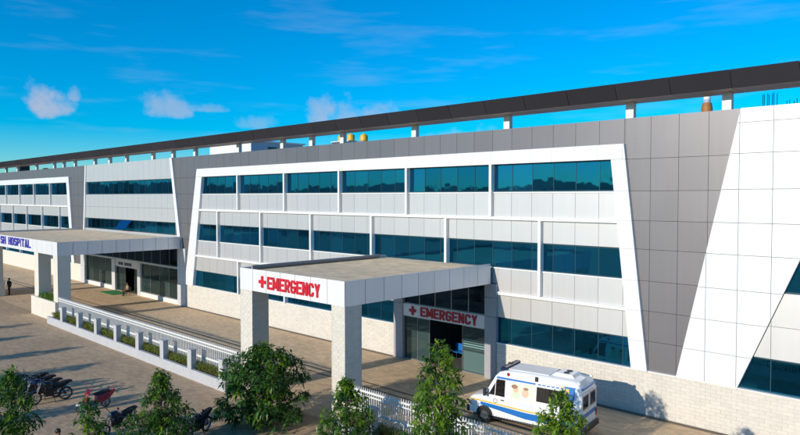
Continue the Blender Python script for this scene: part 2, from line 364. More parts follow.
# ================================================================== SETTING
g = MB(); g.add([(-2500, -2500, 0), (2500, -2500, 0), (2500, 2500, 0), (-2500, 2500, 0)], [(0, 1, 2, 3)])
tag(g.build('ground', 'parking_paver'), kind='structure')
g = MB(); g.add([(-160, -10.7, .006), (60, -10.7, .006), (60, 0.1, .006), (-160, 0.1, .006)], [(0, 1, 2, 3)])
drive = tag(g.build('driveway', 'drive_paver'), kind='structure')
g = MB()
for y in (-5.32, -5.95): g.box(-140, 40, y - .07, y + .07, .004, .016)
g.build('drain_strip', 'dirt', drive)
g = MB(); g.box(-56, -28.8, -0.36, -0.10, 0, 0.03); g.box(-20.8, 60, -0.36, -0.10, 0, 0.03)
tag(g.build('gutter_strip', 'dirt'), kind='structure')

# hills and a belt of trees on the side the facade looks out on (they show in the window glass)
rng = random.Random(3)
def ridge(name, dist, h0, h1, seed, a0, a1, n=120):
    rr = random.Random(seed); b = MB(); ph = [rr.uniform(0, 6.3) for _ in range(6)]
    top = []; bot = []; back = []
    for i in range(n + 1):
        a = R(a0 + (a1 - a0) * i / n); t = i / n * 14
        h = h0 + (h1 - h0) * (0.5 + 0.28 * math.sin(t * .55 + ph[0]) + 0.16 * math.sin(t * 1.3 + ph[1]) + 0.08 * math.sin(t * 3.1 + ph[2]))
        top.append((dist * math.sin(a), -dist * math.cos(a), h)); bot.append((dist * .72 * math.sin(a), -dist * .72 * math.cos(a), -1)); back.append((dist * 1.4 * math.sin(a), -dist * 1.4 * math.cos(a), -1))
    vs = bot + top + back; k = n + 1
    b.add(vs, [(i, i + 1, i + 1 + k, i + k) for i in range(n)] + [(i + k, i + 1 + k, i + 1 + 2 * k, i + 2 * k) for i in range(n)])
    return tag(b.build(name, 'hill'), kind='structure')
ridge('hills', 1500, 18, 60, 5, -110, 110)
b = MB()
for i in range(620):
    a = R(rng.uniform(-100, 100)); d = rng.uniform(150, 300); x, y = d * math.sin(a), -20 - d * math.cos(a)
    h = rng.uniform(5, 12); r = h * rng.uniform(.28, .5)
    b.cyl((x, y, 0), (x, y, h * .6), .3, .15, 5)
    for k in range(rng.randint(8, 12)):
        q = rng.uniform(.35, .7) * r
        c = (x + rng.gauss(0, .5) * r, y + rng.gauss(0, .5) * r, h * rng.uniform(.15, .85))
        b.ball(c, q * rng.uniform(.8, 1.3), q, q * rng.uniform(.6, 1), 7, 5)
tag(b.build('far_wood', 'far_leaf'), 'dark belt of far trees beyond the parking ground', 'trees', kind='stuff')

# ================================================================== HOSPITAL BUILDING
XL, XR = -140.0, 40.0
GX = 1.252; G0 = -12.53
ROWS = [2.05, 3.42, 4.80, 6.17, 7.61, 8.92, 10.28, 11.75, 13.65]
BASE = (-50, 20, 0)
hosp = thing('hospital_building', 'long three-storey hospital with white sloped frames, grey cladding and teal window bands', 'building', BASE)
OFF = (-BASE[0], -BASE[1], -BASE[2])
def part(b, name, mats, parent=None, smooth=False):       # world coordinates -> child of the hospital
    o = b.build(name, mats, parent or hosp, smooth)
    if parent is None: o.location = OFF
    return o
EN1 = (-79.2, -56.9); EN2 = (-27.95, -21.67)              # door recesses: main entrance, emergency entrance
core = MB()
for x0, x1 in ((XL, EN1[0]), (EN1[1], EN2[0]), (EN2[1], XR)): core.box(x0, x1, .12, 6.0, -.2, 13.1)
for x0, x1 in (EN1, EN2): core.box(x0, x1, .12, 6.0, 5.25, 13.1)
core.box(XL, XR, 6.0, 40, -.2, 13.1)
core.box(XL, XR, .06, .36, 13.1, 13.62)
wall = part(core, 'wall', 'joint')
rf = MB(); rf.box(XL, XR, .38, 40, 13.1, 13.16); part(rf, 'roof', 'roof_concrete')

panel_cache = {}; loose = {}; npan = [0]
def facade_panels(regions, rows, y0, y1, matname, g0=G0, gx=GX, gap=0.008, near=-47.0):
    for reg in regions:
        xs = [p[0] for p in reg]; zs = [p[1] for p in reg]
        k0 = math.floor((min(xs) - g0) / gx); k1 = math.ceil((max(xs) - g0) / gx)
        for ri in range(len(rows) - 1):
            za, zb = rows[ri], rows[ri + 1]
            if zb <= min(zs) + 1e-4 or za >= max(zs) - 1e-4: continue
            for k in range(k0, k1):
                xa = g0 + gx * k; xb = xa + gx
                p = inter([(xa + gap, za + gap), (xb - gap, za + gap), (xb - gap, zb - gap), (xa + gap, zb - gap)], reg, gap * .6)
                if len(p) < 3 or area(p) < .0015: continue
                big = (near < xa < -3.5)
                if not big:
                    loose.setdefault(matname, MB()).prism(p, y0, y1); continue
                ox, oz = p[0]
                key = (matname, y0, y1) + tuple((round(x - ox, 3), round(z - oz, 3)) for x, z in p)
                if key not in panel_cache: panel_cache[key] = MB().prism([(x - ox, z - oz) for x, z in p], y0, y1).mesh('panel', matname)
                link('panel', panel_cache[key], wall, (ox, 0, oz)); npan[0] += 1

def lerp(l, z): (xa, za), (xb, zb) = l; return xa + (xb - xa) * (z - za) / (zb - za)
# sloped edges, each as ((x, z), (x, z))
C_L = ((-80.05, 2.05), (-78.85, 13.65)); C_R = ((-55.45, 2.05), (-57.77, 13.65))        # central bay
B_LO = ((-55.45, 2.05), (-53.07, 12.47)); B_RO = ((-12.50, 2.05), (-13.72, 12.47))      # big bay, frame outside
B_LI = ((-53.98, 2.05), (-52.21, 11.75)); B_RI = ((-13.26, 2.05), (-14.35, 11.75))      # big bay, frame inside
F_RO = ((-82.50, 2.05), (-83.96, 12.47)); F_RI = ((-83.40, 2.05), (-84.72, 11.75))      # far bay
F_LO = ((-126.2, 2.05), (-123.8, 12.47)); F_LI = ((-124.7, 2.05), (-122.9, 11.75))
W_L = ((-11.24, 2.05), (-8.75, 13.65)); W_I = ((-8.73, 2.05), (-4.07, 13.65))           # white end bay and its sloped inner edge
# grey cladding
facade_panels([[(-53.07, 12.47), (-13.72, 12.47), (-13.72, 13.65), (-53.07, 13.65)],
               [(lerp(C_R, 13.65), 13.65), (-55.46, 2.05), (-53.07, 12.47), (-53.07, 13.65)],
               [(-13.72, 13.65), (-13.72, 12.47), (lerp(B_RO, 2.05), 2.05), (lerp(W_L, 2.05), 2.05), (lerp(W_L, 13.65), 13.65)],
               [(XL, 12.47), (-83.96, 12.47), (-83.96, 13.65), (XL, 13.65)],
               [(-83.96, 13.65), (-83.96, 12.47), (lerp(F_RO, 2.05), 2.05), (lerp(C_L, 2.05), 2.05), (lerp(C_L, 13.65), 13.65)],
               [(XL, 2.05), (lerp(F_LO, 2.05), 2.05), (lerp(F_LO, 12.47), 12.47), (XL, 12.47)]],
              ROWS[:7] + [11.75, 13.65], 0.0, .06, 'grey_acp')
# frames of the big and far bays
for LO, LI, RO, RI in ((B_LO, B_LI, B_RO, B_RI), (F_LO, F_LI, F_RO, F_RI)):
    facade_panels([[(lerp(LO, 11.76), 11.76), (lerp(RO, 11.76), 11.76), (lerp(RO, 12.47), 12.47), (lerp(LO, 12.47), 12.47)]], [11.76, 12.47], -.2, .1, 'white_acp', gap=.004)
    facade_panels([[(lerp(LO, 2.05), 2.05), (lerp(LI, 2.05), 2.05), (lerp(LI, 11.755), 11.755), (lerp(LO, 11.755), 11.755)],
                   [(lerp(RI, 2.05), 2.05), (lerp(RO, 2.05), 2.05), (lerp(RO, 11.755), 11.755), (lerp(RI, 11.755), 11.755)]], ROWS[:7] + [11.755], -.2, .1, 'white_acp', gx=40, g0=LO[0][0] - 8, gap=.004)
# silver infill between the window bands
def infill(LI, RI, holes):
    regs = []
    for za, zb in ((3.47, 4.80), (4.80, 6.17), (7.62, 8.92), (8.92, 10.27)):
        xa, xb = lerp(LI, za), lerp(RI, za); cuts = [xa, xb]
        if zb < 6.3:
            for h0, h1 in holes: cuts[1:1] = [h0, h1]
        for i in range(0, len(cuts), 2):
            a0 = lerp(LI, za) if i == 0 else cuts[i]; a1 = lerp(LI, zb) if i == 0 else cuts[i]
            b0 = lerp(RI, za) if i + 2 == len(cuts) else cuts[i + 1]; b1 = lerp(RI, zb) if i + 2 == len(cuts) else cuts[i + 1]
            regs.append([(a0, za), (b0, za), (b1, zb), (a1, zb)])
        if 5 < zb < 6.3:
            for h0, h1 in holes: regs.append([(h0, 5.30), (h1, 5.30), (h1, zb), (h0, zb)])
    facade_panels(regs, [3.47, 4.80, 6.17, 7.62, 8.92, 10.27], 0.0, .06, 'silver_acp')
infill(B_LI, B_RI, [(-28.72, -20.91)])
infill(F_LI, F_RI, [])
# central bay
regs = []
for za, zb in ((5.30, 6.45), (7.62, 8.92), (8.92, 10.30), (11.72, 13.65)):
    regs.append([(lerp(C_L, za), za), (lerp(C_R, za), za), (lerp(C_R, zb), zb), (lerp(C_L, zb), zb)])
facade_panels(regs, [5.30, 6.45, 7.62, 8.92, 10.30, 11.72, 13.65], -.05, .06, 'silver_acp')
for L_, w in ((C_L, .35), (C_R, -.55)):
    a, b_ = lerp(L_, 5.3), lerp(L_, 13.66)
    p = [(a, 5.3), (a + w, 5.3), (b_ + w * .75, 13.66), (b_, 13.66)]
    if w < 0: p = p[::-1]
    part(MB().prism(p, -.16, .07), 'bay_edge', 'white_acp')
# white end bay
facade_panels([[(lerp(W_L, 2.05), 2.05), (lerp(W_I, 2.05), 2.05), (lerp(W_I, 13.65), 13.65), (lerp(W_L, 13.65), 13.65)]], [2.05, 3.39, 4.77, 6.14, 7.60, 8.93, 10.32, 11.79, 13.05, 13.65], -.12, .06, 'white_acp', gap=.009)
regs = [[(lerp(W_I, za), za), (30, za), (30, zb), (lerp(W_I, zb), zb)] for za, zb in ((3.47, 4.80), (4.80, 6.17), (7.62, 8.92), (8.92, 10.27), (11.72, 13.65))]
facade_panels(regs, [3.47, 4.80, 6.17, 7.62, 8.92, 10.27, 11.72, 13.65], 0.0, .06, 'silver_acp')
facade_panels([[(30, 2.05), (XR, 2.05), (XR, 13.65), (30, 13.65)]], ROWS, -.1, .06, 'white_acp')
for mname, b in loose.items():
    o = b.build('distant_panels', mname, wall); tag(o, kind='stuff')

# windows: one part for each stretch between two fins, panes below it
def window(reg, mull=True, y=.085, wide=0.032):
    """reg: convex polygon (x,z); panes follow the cladding grid"""
    xs = [p[0] for p in reg]; zs = [p[1] for p in reg]; z0, z1 = min(zs), max(zs)
    b = MB()
    # surround: sill and head follow the polygon's ends
    def cut(za, zb): return inter([(min(xs), za), (max(xs), za), (max(xs), zb), (min(xs), zb)], reg, 0.0)
    for q in (cut(z0, z0 + .06), cut(z1 - .06, z1)): b.prism(q, y - .035, y + .02)
    k0 = math.floor((min(xs) - G0) / GX); k1 = math.ceil((max(xs) - G0) / GX); cells = []
    for k in range(k0, k1):
        xa, xb = G0 + GX * k, G0 + GX * (k + 1)
        p = inter([(xa, z0 + .05), (xb, z0 + .05), (xb, z1 - .05), (xa, z1 - .05)], reg, 0.0)
        if len(p) >= 3 and area(p) > .04: cells.append(p)
        if min(xs) + .1 < xa < max(xs) - .1: b.box(xa - wide / 2, xa + wide / 2, y - .015, y + .02, z0 + .06, z1 - .06)
    w = part(b, 'window', 'mullion', hosp); w.location = OFF
    for p in cells:
        ox, oz = p[0]
        key = ('pane',) + tuple((round(x - ox, 3), round(z - oz, 3)) for x, z in p)
        if key not in panel_cache: panel_cache[key] = MB().prism([(x - ox, z - oz) for x, z in p], 0, .012).mesh('pane', 'glass_teal')
        o = link('pane', panel_cache[key], w, (ox, y, oz))
        o.rotation_euler = (rng.gauss(0, .0035), 0, rng.gauss(0, .0045))
    return w
FINW = .16
def band(z0, z1, fins, L_, R_, ends=(None, None)):
    xs = [None] + sorted(fins) + [None]
    for i in range(len(xs) - 1):
        if xs[i] is None: a0, a1 = (lerp(L_, z0), lerp(L_, z1)) if ends[0] is None else (ends[0], ends[0])
        else: a0 = a1 = xs[i] + FINW / 2
        if xs[i + 1] is None: b0, b1 = (lerp(R_, z0), lerp(R_, z1)) if ends[1] is None else (ends[1], ends[1])
        else: b0 = b1 = xs[i + 1] - FINW / 2
        window([(a0, z0), (b0, z0), (b1, z1), (a1, z1)])
T1, T2, T3 = (10.27, 11.76), (6.17, 7.62), (2.05, 3.47)
topf = [-21.28, -27.6, -33.9, -40.16, -46.52]; midf = [-18.18, -24.45, -30.72, -37.02, -43.3, -49.67]
band(*T1, topf, B_LI, B_RI); band(*T2, midf, B_LI, B_RI)
band(*T3, [-33.9, -40.16, -46.52], B_LI, B_RI, (None, -28.72)); band(*T3, [], B_LI, B_RI, (-20.91, None))
ftop = [-90.55, -96.82, -103.04, -109.4, -115.7]; fmid = [-87.35, -93.75, -100.06, -106.31, -112.68, -119.0]
band(*T1, ftop, F_LI, F_RI); band(*T2, fmid, F_LI, F_RI); band(*T3, ftop, F_LI, F_RI)
window([(-78.6, 10.31), (-57.9, 10.31), (-57.9, 11.71), (-78.6, 11.71)])
window([(-78.8, 6.47), (-57.75, 6.47), (-57.75, 7.61), (-78.8, 7.61)])
for z0, z1 in (T1, T2, T3):
    xs = [None, 2.5, 8.75, 15, 21.3, 30]
    for i in range(5):
        a0, a1 = (lerp(W_I, z0), lerp(W_I, z1)) if i == 0 else (xs[i], xs[i])
        window([(a0, z0), (xs[i + 1], z0), (xs[i + 1], z1), (a1, z1)])
# awning sash standing open in the central bay
sa = MB(); c_, s_ = math.cos(R(38)), math.sin(R(38))
sa.add([(-69.4, -.02, 7.55), (-66.9, -.02, 7.55), (-66.9, -.02 - 1.12 * s_, 7.55 - 1.12 * c_), (-69.4, -.02 - 1.12 * s_, 7.55 - 1.12 * c_),
        (-69.4, .02, 7.56), (-66.9, .02, 7.56), (-66.9, .02 - 1.12 * s_, 7.56 - 1.12 * c_), (-69.4, .02 - 1.12 * s_, 7.56 - 1.12 * c_)],
       [(0, 3, 2, 1), (4, 5, 6, 7), (0, 1, 5, 4), (1, 2, 6, 5), (2, 3, 7, 6), (3, 0, 4, 7)])
part(sa, 'open_sash', 'glass_teal')
# fins and rails
def fin(x, z0, z1): part(MB().box(x - FINW / 2, x + FINW / 2, -.24, .1, z0, z1), 'fin', 'white_paint')
def rail(x0, x1, z): part(MB().box(x0, x1, -.17, .05, z - .085, z + .085), 'rail', 'white_paint')
for x in topf + ftop: fin(x, 8.95, 11.757)
for x in midf + fmid: fin(x, 4.89, 8.77)
for x in [-33.9, -40.16, -46.52] + ftop: fin(x, 2.06, 4.71)
rail(lerp(B_LI, 8.86), lerp(B_RI, 8.86), 8.86); rail(lerp(B_LI, 4.8), -28.74, 4.8); rail(-20.89, lerp(B_RI, 4.8), 4.8)
rail(lerp(F_LI, 8.86), lerp(F_RI, 8.86), 8.86); rail(lerp(F_LI, 4.8), lerp(F_RI, 4.8), 4.8)
# sills under the window bands
for z, x0, x1 in ((10.24, lerp(B_LI, 10.2), lerp(B_RI, 10.2)), (6.15, lerp(B_LI, 6.1), lerp(B_RI, 6.1)), (10.24, lerp(F_LI, 10.2), lerp(F_RI, 10.2)), (6.15, lerp(F_LI, 6.1), lerp(F_RI, 6.1))):
    part(MB().box(x0 + .02, x1 - .02, -.045, .08, z - .035, z + .03), 'sill', 'white_paint')

# dado of split-face tiles
def tile_wall(x0, x1, z0, z1, y, tw=.42, th=.158, seed=1, out=None, mi=0):
    rr = random.Random(seed); b = out or MB(); r = 0; z = z0
    while z < z1 - .03:
        zt = min(z + th, z1); x = x0 - (tw * .5 if r % 2 else 0)
        while x < x1 - .02:
            a, e = max(x, x0), min(x + tw, x1)
            if e - a > .03:
                q = rr.uniform(-.004, .006)
                b.box(a + .004, e - .004, y - q, y + .03, z + .004, zt - .004, mi)
            x += tw
        z = zt; r += 1
    return b
for x0, x1 in ((XL, -80.65), (-55.4, -28.74), (-20.9, XR)):
    d = part(MB().box(x0, x1, -.075, .1, -.05, 2.04), 'dado', 'mortar')
    if x0 > -60: tag(part(tile_wall(x0, min(x1, 6), 0.06, 2.04, -.088, seed=7), 'dado_tiles', 'tile', d), kind='stuff')
    else: part(MB().box(x0, x1, -.09, -.076, 0.02, 2.03), 'dado_face', 'plaster', d)
    part(MB().box(x0, x1, -.13, .05, 2.04, 2.085), 'dado_cap', 'white_paint', d)

# roof beam on posts
bm_ = MB().add([(XL, -.07, 14.535), (XR, -.07, 14.535), (XR, 1.6, 14.535), (XL, 1.6, 14.535), (XL, -.40, 15.19), (XR, -.40, 15.19), (XR, 1.6, 15.19), (XL, 1.6, 15.19)],
               [(3, 2, 1, 0), (4, 5, 6, 7), (0, 1, 5, 4), (1, 2, 6, 5), (2, 3, 7, 6), (3, 0, 4, 7)])
beam = part(bm_, 'roof_beam', 'beam_panel')
me = MB().add([(.012, -.095, 14.50), (2.488, -.095, 14.50), (2.488, -.055, 14.50), (.012, -.055, 14.50), (.012, -.455, 15.22), (2.488, -.455, 15.22), (2.488, -.42, 15.22), (.012, -.42, 15.22)],
              [(3, 2, 1, 0), (4, 5, 6, 7), (0, 1, 5, 4), (1, 2, 6, 5), (2, 3, 7, 6), (3, 0, 4, 7)]).mesh('fascia_panel', 'beam_panel')
ms = MB().box(.012, 2.488, -.052, 1.6, 14.505, 14.534).mesh('soffit_panel', 'beam_soffit')
x = -6.6 - 2.5 * 46
while x < XR - 2.5:
    link('fascia_panel', me, beam, (x, 0, 0)); link('soffit_panel', ms, beam, (x, 0, 0)); x += 2.5
for px_ in (-112.1, -106.5, -98.2, -91.3, -87.9, -84.1, -77.95, -73.76, -69.4, -63.25, -59.04, -54.84, -47.63, -41.46, -37.9, -34.47, -27.68, -20.77, -13.8, -9.51, -2.8, 4.2, 11, 18, 25):
    px_ *= 1.0134; part(MB().box(px_ - .19, px_ + .19, .95, 1.25, 13.05, 14.50), 'post', 'white_paint')

# ---- entrances in the facade
def recess(x0, x1, z1, depth):
    b = MB()
    b.add([(x0, .13, .012), (x1, .13, .012), (x1, depth, .012), (x0, depth, .012)], [(0, 1, 2, 3)])
    b.add([(x0, depth, 0), (x1, depth, 0), (x1, depth, z1), (x0, depth, z1)], [(0, 1, 2, 3)])
    part(b, 'lobby', 'interior')
recess(*EN1, 5.25, 5.9); recess(*EN2, 5.25, 5.9)
def pier(x0, x1, z0, z1, m='granite', y=-.16): part(MB().box(x0, x1, y, .14, z0, z1), 'pier', m)
# emergency entrance
for a, b_ in ((-28.72, -27.95), (-21.67, -20.91)):
    pier(a, b_, 0, 3.44); pier(a, b_, 3.46, 4.48); pier(a, b_, 4.50, 5.26)
sb = part(MB().box(-27.94, -21.68, -.10, .05, 2.70, 3.44), 'sign_board', 'canopy_acp')
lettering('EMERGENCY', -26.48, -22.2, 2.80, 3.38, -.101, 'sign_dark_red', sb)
def cross(x, z, s, w, y, m, parent):
    b = MB(); b.box(x - s, x + s, y - .05, y - .001, z - w, z + w); b.box(x - w, x + w, y - .05, y - .001, z + w, z + s); b.box(x - w, x + w, y - .05, y - .001, z - s, z - w)
    return b.build('cross', m, parent)
cross(-27.13, 3.08, .27, .085, -.101, 'sign_dark_red', sb)
def shop_glass(x0, x1, z0, z1, n, m='glass_door', y=.05, name='glazing'):
    b = MB(); w = (x1 - x0) / n
    b.box(x0, x1, y - .04, y + .04, z1 - .06, z1); b.box(x0, x1, y - .04, y + .04, z0, z0 + .06)
    for i in range(n + 1): b.box(max(x0, x0 + i * w - .03), min(x1, x0 + i * w + .03), y - .035, y + .035, z0 + .06, z1 - .06)
    f = part(b, name, 'alu')
    for i in range(n): link('pane', MB().box(x0 + i * w + .03, x0 + (i + 1) * w - .03, y - .008, y + .008, z0 + .06, z1 - .06).mesh('pane', m), f)
    return f
shop_glass(-27.94, -21.68, 3.44, 5.25, 5, 'glass_dark_reflect', name='transom')
shop_glass(-27.94, -26.8, .02, 2.70, 1); shop_glass(-26.8, -25.8, .02, 2.70, 1, y=-.02, name='sliding_door')
fg = shop_glass(-23.37, -21.68, .02, 2.70, 1, 'glass_door', name='sliding_door')
link('frosted_film', MB().box(-23.3, -21.75, .028, .04, .12, 1.25).mesh('frosted_film', 'glass_frost'), fg)
for k in range(5): link('film_stripe', MB().box(-23.3, -21.75, .028, .04, 1.36 + k * .13, 1.42 + k * .13).mesh('film_stripe', 'glass_frost'), fg)
# main entrance
for a, b_ in ((-80.65, -79.2), (-56.9, -55.42)):
    pier(a, b_, 0, 2.0, 'canopy_acp'); pier(a, b_, 2.02, 5.28, 'canopy_acp', -.14)
pier(-71.7, -70.85, 0, 3.3, 'canopy_acp'); pier(-65.4, -64.7, 0, 3.3, 'canopy_acp')
part(MB().box(-79.2, -56.9, -.08, .1, 3.32, 3.46), 'lintel', 'canopy_acp')
sb = part(MB().box(-70.85, -65.4, -.07, .06, 2.62, 3.32), 'sign_board', 'canopy_acp')
for xa, xb in ((-70.1, -69.75), (-69.65, -69.45), (-69.35, -68.95), (-68.6, -68.25), (-68.15, -67.75), (-67.65, -67.4), (-67.3, -66.9)): MB().box(xa, xb, -.09, -.0705, 2.82, 3.12).build('faded_mark', 'sign_dark', sb)
shop_glass(-79.2, -56.9, 3.46, 5.25, 12, 'glass_dark_reflect', name='transom')
for a, b_, n in ((-79.2, -71.7, 4), (-64.7, -56.9, 4)):
    part(MB().box(a, b_, -.14, .1, 0, .42), 'sill_wall', 'white_paint')
    shop_glass(a, b_, .42, 3.32, n)
shop_glass(-70.85, -68.6, .02, 2.62, 2, name='sliding_door'); shop_glass(-66.4, -65.4, .02, 2.62, 1, name='sliding_door')

# ================================================================== CANOPIES
def brick_column(parent, x0, x1, y0, y1, z0, z1, m='mortar', tiles=True):
    c = MB().box(x0 + .02, x1 - .02, y0 + .02, y1 - .02, z0, z1).build('column', m, parent)
    if tiles:
        b = MB()
        tile_wall(x0, x1, z0, z1, y0 + .012, .31, .14, 3, b)
        t = MB(); tile_wall(y0, y1, z0, z1, 0.012, .31, .14, 4, t)
        b.add([(x1 - p[1], p[0], p[2]) for p in t.v], t.f)                     # +X side
        b.add([(x0 + p[1], y0 + y1 - p[0], p[2]) for p in t.v], t.f)           # -X side
        t = MB(); tile_wall(x0, x1, z0, z1, .012, .31, .14, 5, t)
        b.add([(x0 + x1 - p[0], y1 - p[1], p[2]) for p in t.v], t.f)           # back
        tag(b.build('column_tiles', 'tile', c), kind='stuff')
    else:
        MB().box(x0, x1, y0, y1, z0 + .01, z1 - .002).build('render_coat', 'plaster', c)
    return c
def canopy(label, X0, X1, Y0, cols, step, tiles):
    t = thing('entrance_canopy', label, 'canopy', ((X0 + X1) / 2, Y0 / 2, 0)); ox, oy = -(X0 + X1) / 2, -Y0 / 2
    Y1 = -.25; z0, z1 = 5.27, 6.37
    X0, X1, Y0, Y1 = X0 + ox, X1 + ox, Y0 + oy, Y1 + oy
    MB().box(X0 + .05, X1 - .05, Y0 + .05, Y1, z0 + .02, 6.19).build('slab', 'joint', t)
    MB().box(X0 + .06, X1 - .06, Y0 + .06, Y1 - .01, z0 + .001, z0 + .019).build('soffit', 'canopy_acp', t)
    MB().box(X0 + .14, X1 - .14, Y0 + .14, Y1, 6.191, 6.21).build('deck', 'canopy_deck', t)
    # rim and clad fascia
    rim = MB(); rim.box(X0 + .05, X1 - .05, Y0 + .05, Y0 + .135, 6.192, 6.345); rim.box(X0 + .05, X0 + .135, Y0 + .135, Y1, 6.192, 6.345); rim.box(X1 - .135, X1 - .05, Y0 + .135, Y1, 6.192, 6.345)
    rim.build('rim', 'wall_grey', t)
    n = round((X1 - X0) / step); w = (X1 - X0) / n; fm = MB().box(.012, w - .012, 0, .045, z0, z1).mesh('fascia_panel', 'white_acp')
    for i in range(n): link('fascia_panel', fm, t, (X0 + i * w, Y0, 0))
    n = round((Y1 - Y0 - .05) / 1.22); w = (Y1 - Y0 - .05) / n; fm = MB().box(-.045, 0, .014, w - .014, z0, z1).mesh('fascia_panel', 'canopy_acp')
    for i in range(n):
        link('fascia_panel', fm, t, (X1, Y0 + .05 + i * w, 0)); link('fascia_panel', fm, t, (X0 + .045, Y0 + .05 + i * w, 0))
    for (a, b_, d, zb) in cols: brick_column(t, a + ox, b_ + ox, Y0 + .002, Y0 + d, zb, z0 - .002, tiles=tiles)
    return t, ox, oy
ct, ox, oy = canopy('white canopy with tiled square columns and red emergency lettering on its front', -29.4, -21.2, -10.75,
                    [(-29.4, -28.3, 1.0, 0), (-22.1, -21.2, 1.0, 0)], 1.17, True)
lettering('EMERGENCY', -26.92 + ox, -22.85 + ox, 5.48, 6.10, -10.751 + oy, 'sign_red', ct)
cross(-27.36 + ox, 5.80, .29, .085, -10.751 + oy, 'sign_red', ct)
pipe = MB().tube([(-29.15 + ox, -10.2 + oy, 6.36), (-29.15 + ox, -1.0 + oy, 6.36)], .10, 10); pipe.build('roof_pipe', 'pipe_grey', ct, True)
ct, ox, oy = canopy('wide white canopy with blue hospital lettering over the main entrance', -80.3, -56.1, -10.75,
                    [(-57.1, -56.1, 1.0, .3), (-61.75, -60.7, 1.0, .3), (-75.7, -74.7, 1.0, .3), (-80.3, -79.3, 1.0, .3)], 1.21, False)
lettering('HOSPITAL', -68.9 + ox, -62.55 + ox, 5.55, 6.28, -10.751 + oy, 'sign_blue', ct)
lettering('SH', -71.4 + ox, -69.75 + ox, 5.55, 6.28, -10.751 + oy, 'sign_blue', ct)

# planters below the main canopy
def blades(n, fn, h, w, seed, out=None):
    rr = random.Random(seed); b = out or MB()
    for i in range(n):
        x, y, z = fn(rr); a = rr.uniform(0, 6.28); l = h * rr.uniform(.6, 1.2); dx, dy = math.cos(a), math.sin(a); k = rr.uniform(.15, .6) * l
        b.add([(x - dy * w, y + dx * w, z), (x + dy * w, y - dx * w, z), (x + dx * k * .5 + dy * w * .7, y + dy * k * .5 - dx * w * .7, z + l * .6), (x + dx * k * .5 - dy * w * .7, y + dy * k * .5 + dx * w * .7, z + l * .6), (x + dx * k, y + dy * k, z + l)],
              [(0, 1, 2, 3), (3, 2, 4)])
    return b
def planter(x0, x1, label):
    cx = (x0 + x1) / 2; t = thing('planter', label, 'planter', (cx, -10.4, 0), group='planters between the main canopy columns'); w = (x1 - x0) / 2
    b = MB(); b.box(-w, w, -.6, -.45, 0, 1.55); b.box(-w, w, .60, .75, 0, 1.55); b.box(-w, -w + .15, -.45, .60, 0, 1.55); b.box(w - .15, w, -.45, .60, 0, 1.55)
    b.build('planter_wall', 'plaster', t); MB().box(-w + .15, w - .15, -.45, .6, 0, 1.38).build('planter_soil', 'soil', t)
    tag(blades(900, lambda r: (r.uniform(-w + 1.2, w - 1.15), r.uniform(-.42, .55), 1.38), .55, .02, 5).build('planter_grass', 'grass_leaf', t), kind='stuff')
planter(-61.9, -56.0, 'cream planter with bright grass between the columns by the white fence')
planter(-80.4, -74.5, 'cream planter with grass between the columns of the far canopy end')

# ================================================================== FENCES
pick_me = None
def fence(label, X0, X1, posts, spacing=.13):
    global pick_me
    t = thing('picket_fence', label, 'fence', (X0, -11.0, 0)); W = X1 - X0
    b = MB().box(0, W, -.62, -.44, 0, .56); b.build('base_wall', 'wall_grey', t)
    MB().box(0, W, -.44, .22, 0, .48).build('bed_soil', 'soil', t)
    MB().box(0, W, .22, .34, 0, .56).build('back_kerb', 'wall_grey', t)
    for z, h in ((1.04, .10), (1.70, .05), (1.87, .075)): MB().box(0, W, .24, .30, z - h / 2, z + h / 2).build('rail', 'white_paint', t)
    if pick_me is None:
        pick_me = MB().add([(-.016, .255, .5), (.016, .255, .5), (.016, .285, .5), (-.016, .285, .5), (-.016, .255, 1.95), (.016, .255, 1.95), (.016, .285, 1.95), (-.016, .285, 1.95), (0, .27, 2.06)],
                           [(0, 1, 5, 4), (1, 2, 6, 5), (2, 3, 7, 6), (3, 0, 4, 7), (4, 5, 8), (5, 6, 8), (6, 7, 8), (7, 4, 8)]).mesh('picket', 'white_paint')
    n = int(W / spacing)
    for i in range(n): link('picket', pick_me, t, ((i + .5) * spacing, 0, 0))
    for x in posts:
        p = MB().box(x - X0 - .22, x - X0 + .22, -.60, -.28, .5, 1.58).build('post', 'wall_grey', t)
        MB().box(x - X0 - .25, x - X0 + .25, -.63, -.25, 1.581, 1.63).build('post_cap', 'wall_grey', p)
    return t
fence('long white picket fence with low wall and block posts between the two canopies', -56.0, -29.5, [-52.9 + 3.28 * i for i in range(8)])
fence('white picket fence with grey block posts along the ambulance drive', -21.15, 2.0, [-18.8, -15.5, -12.2, -8.9, -5.6, -2.3])
def hedge(x0, x1, n, label, seed):
    rr = np.random.default_rng(seed)
    c = np.column_stack([rr.uniform(x0, x1, n), rr.uniform(-11.36, -10.86, n), .49 + .36 * rr.beta(1.8, 1.2, n)])
    d = rr.normal(size=(n, 3)); d[:, 2] += .8
    me = leaf_mesh('hedge', c, d, np.full(n, .10) * rr.uniform(.7, 1.3, n), .4, rr, ['hedge_leaf'], np.zeros(n, int))
    return tag(link('hedge', me), label, 'hedge', kind='stuff')
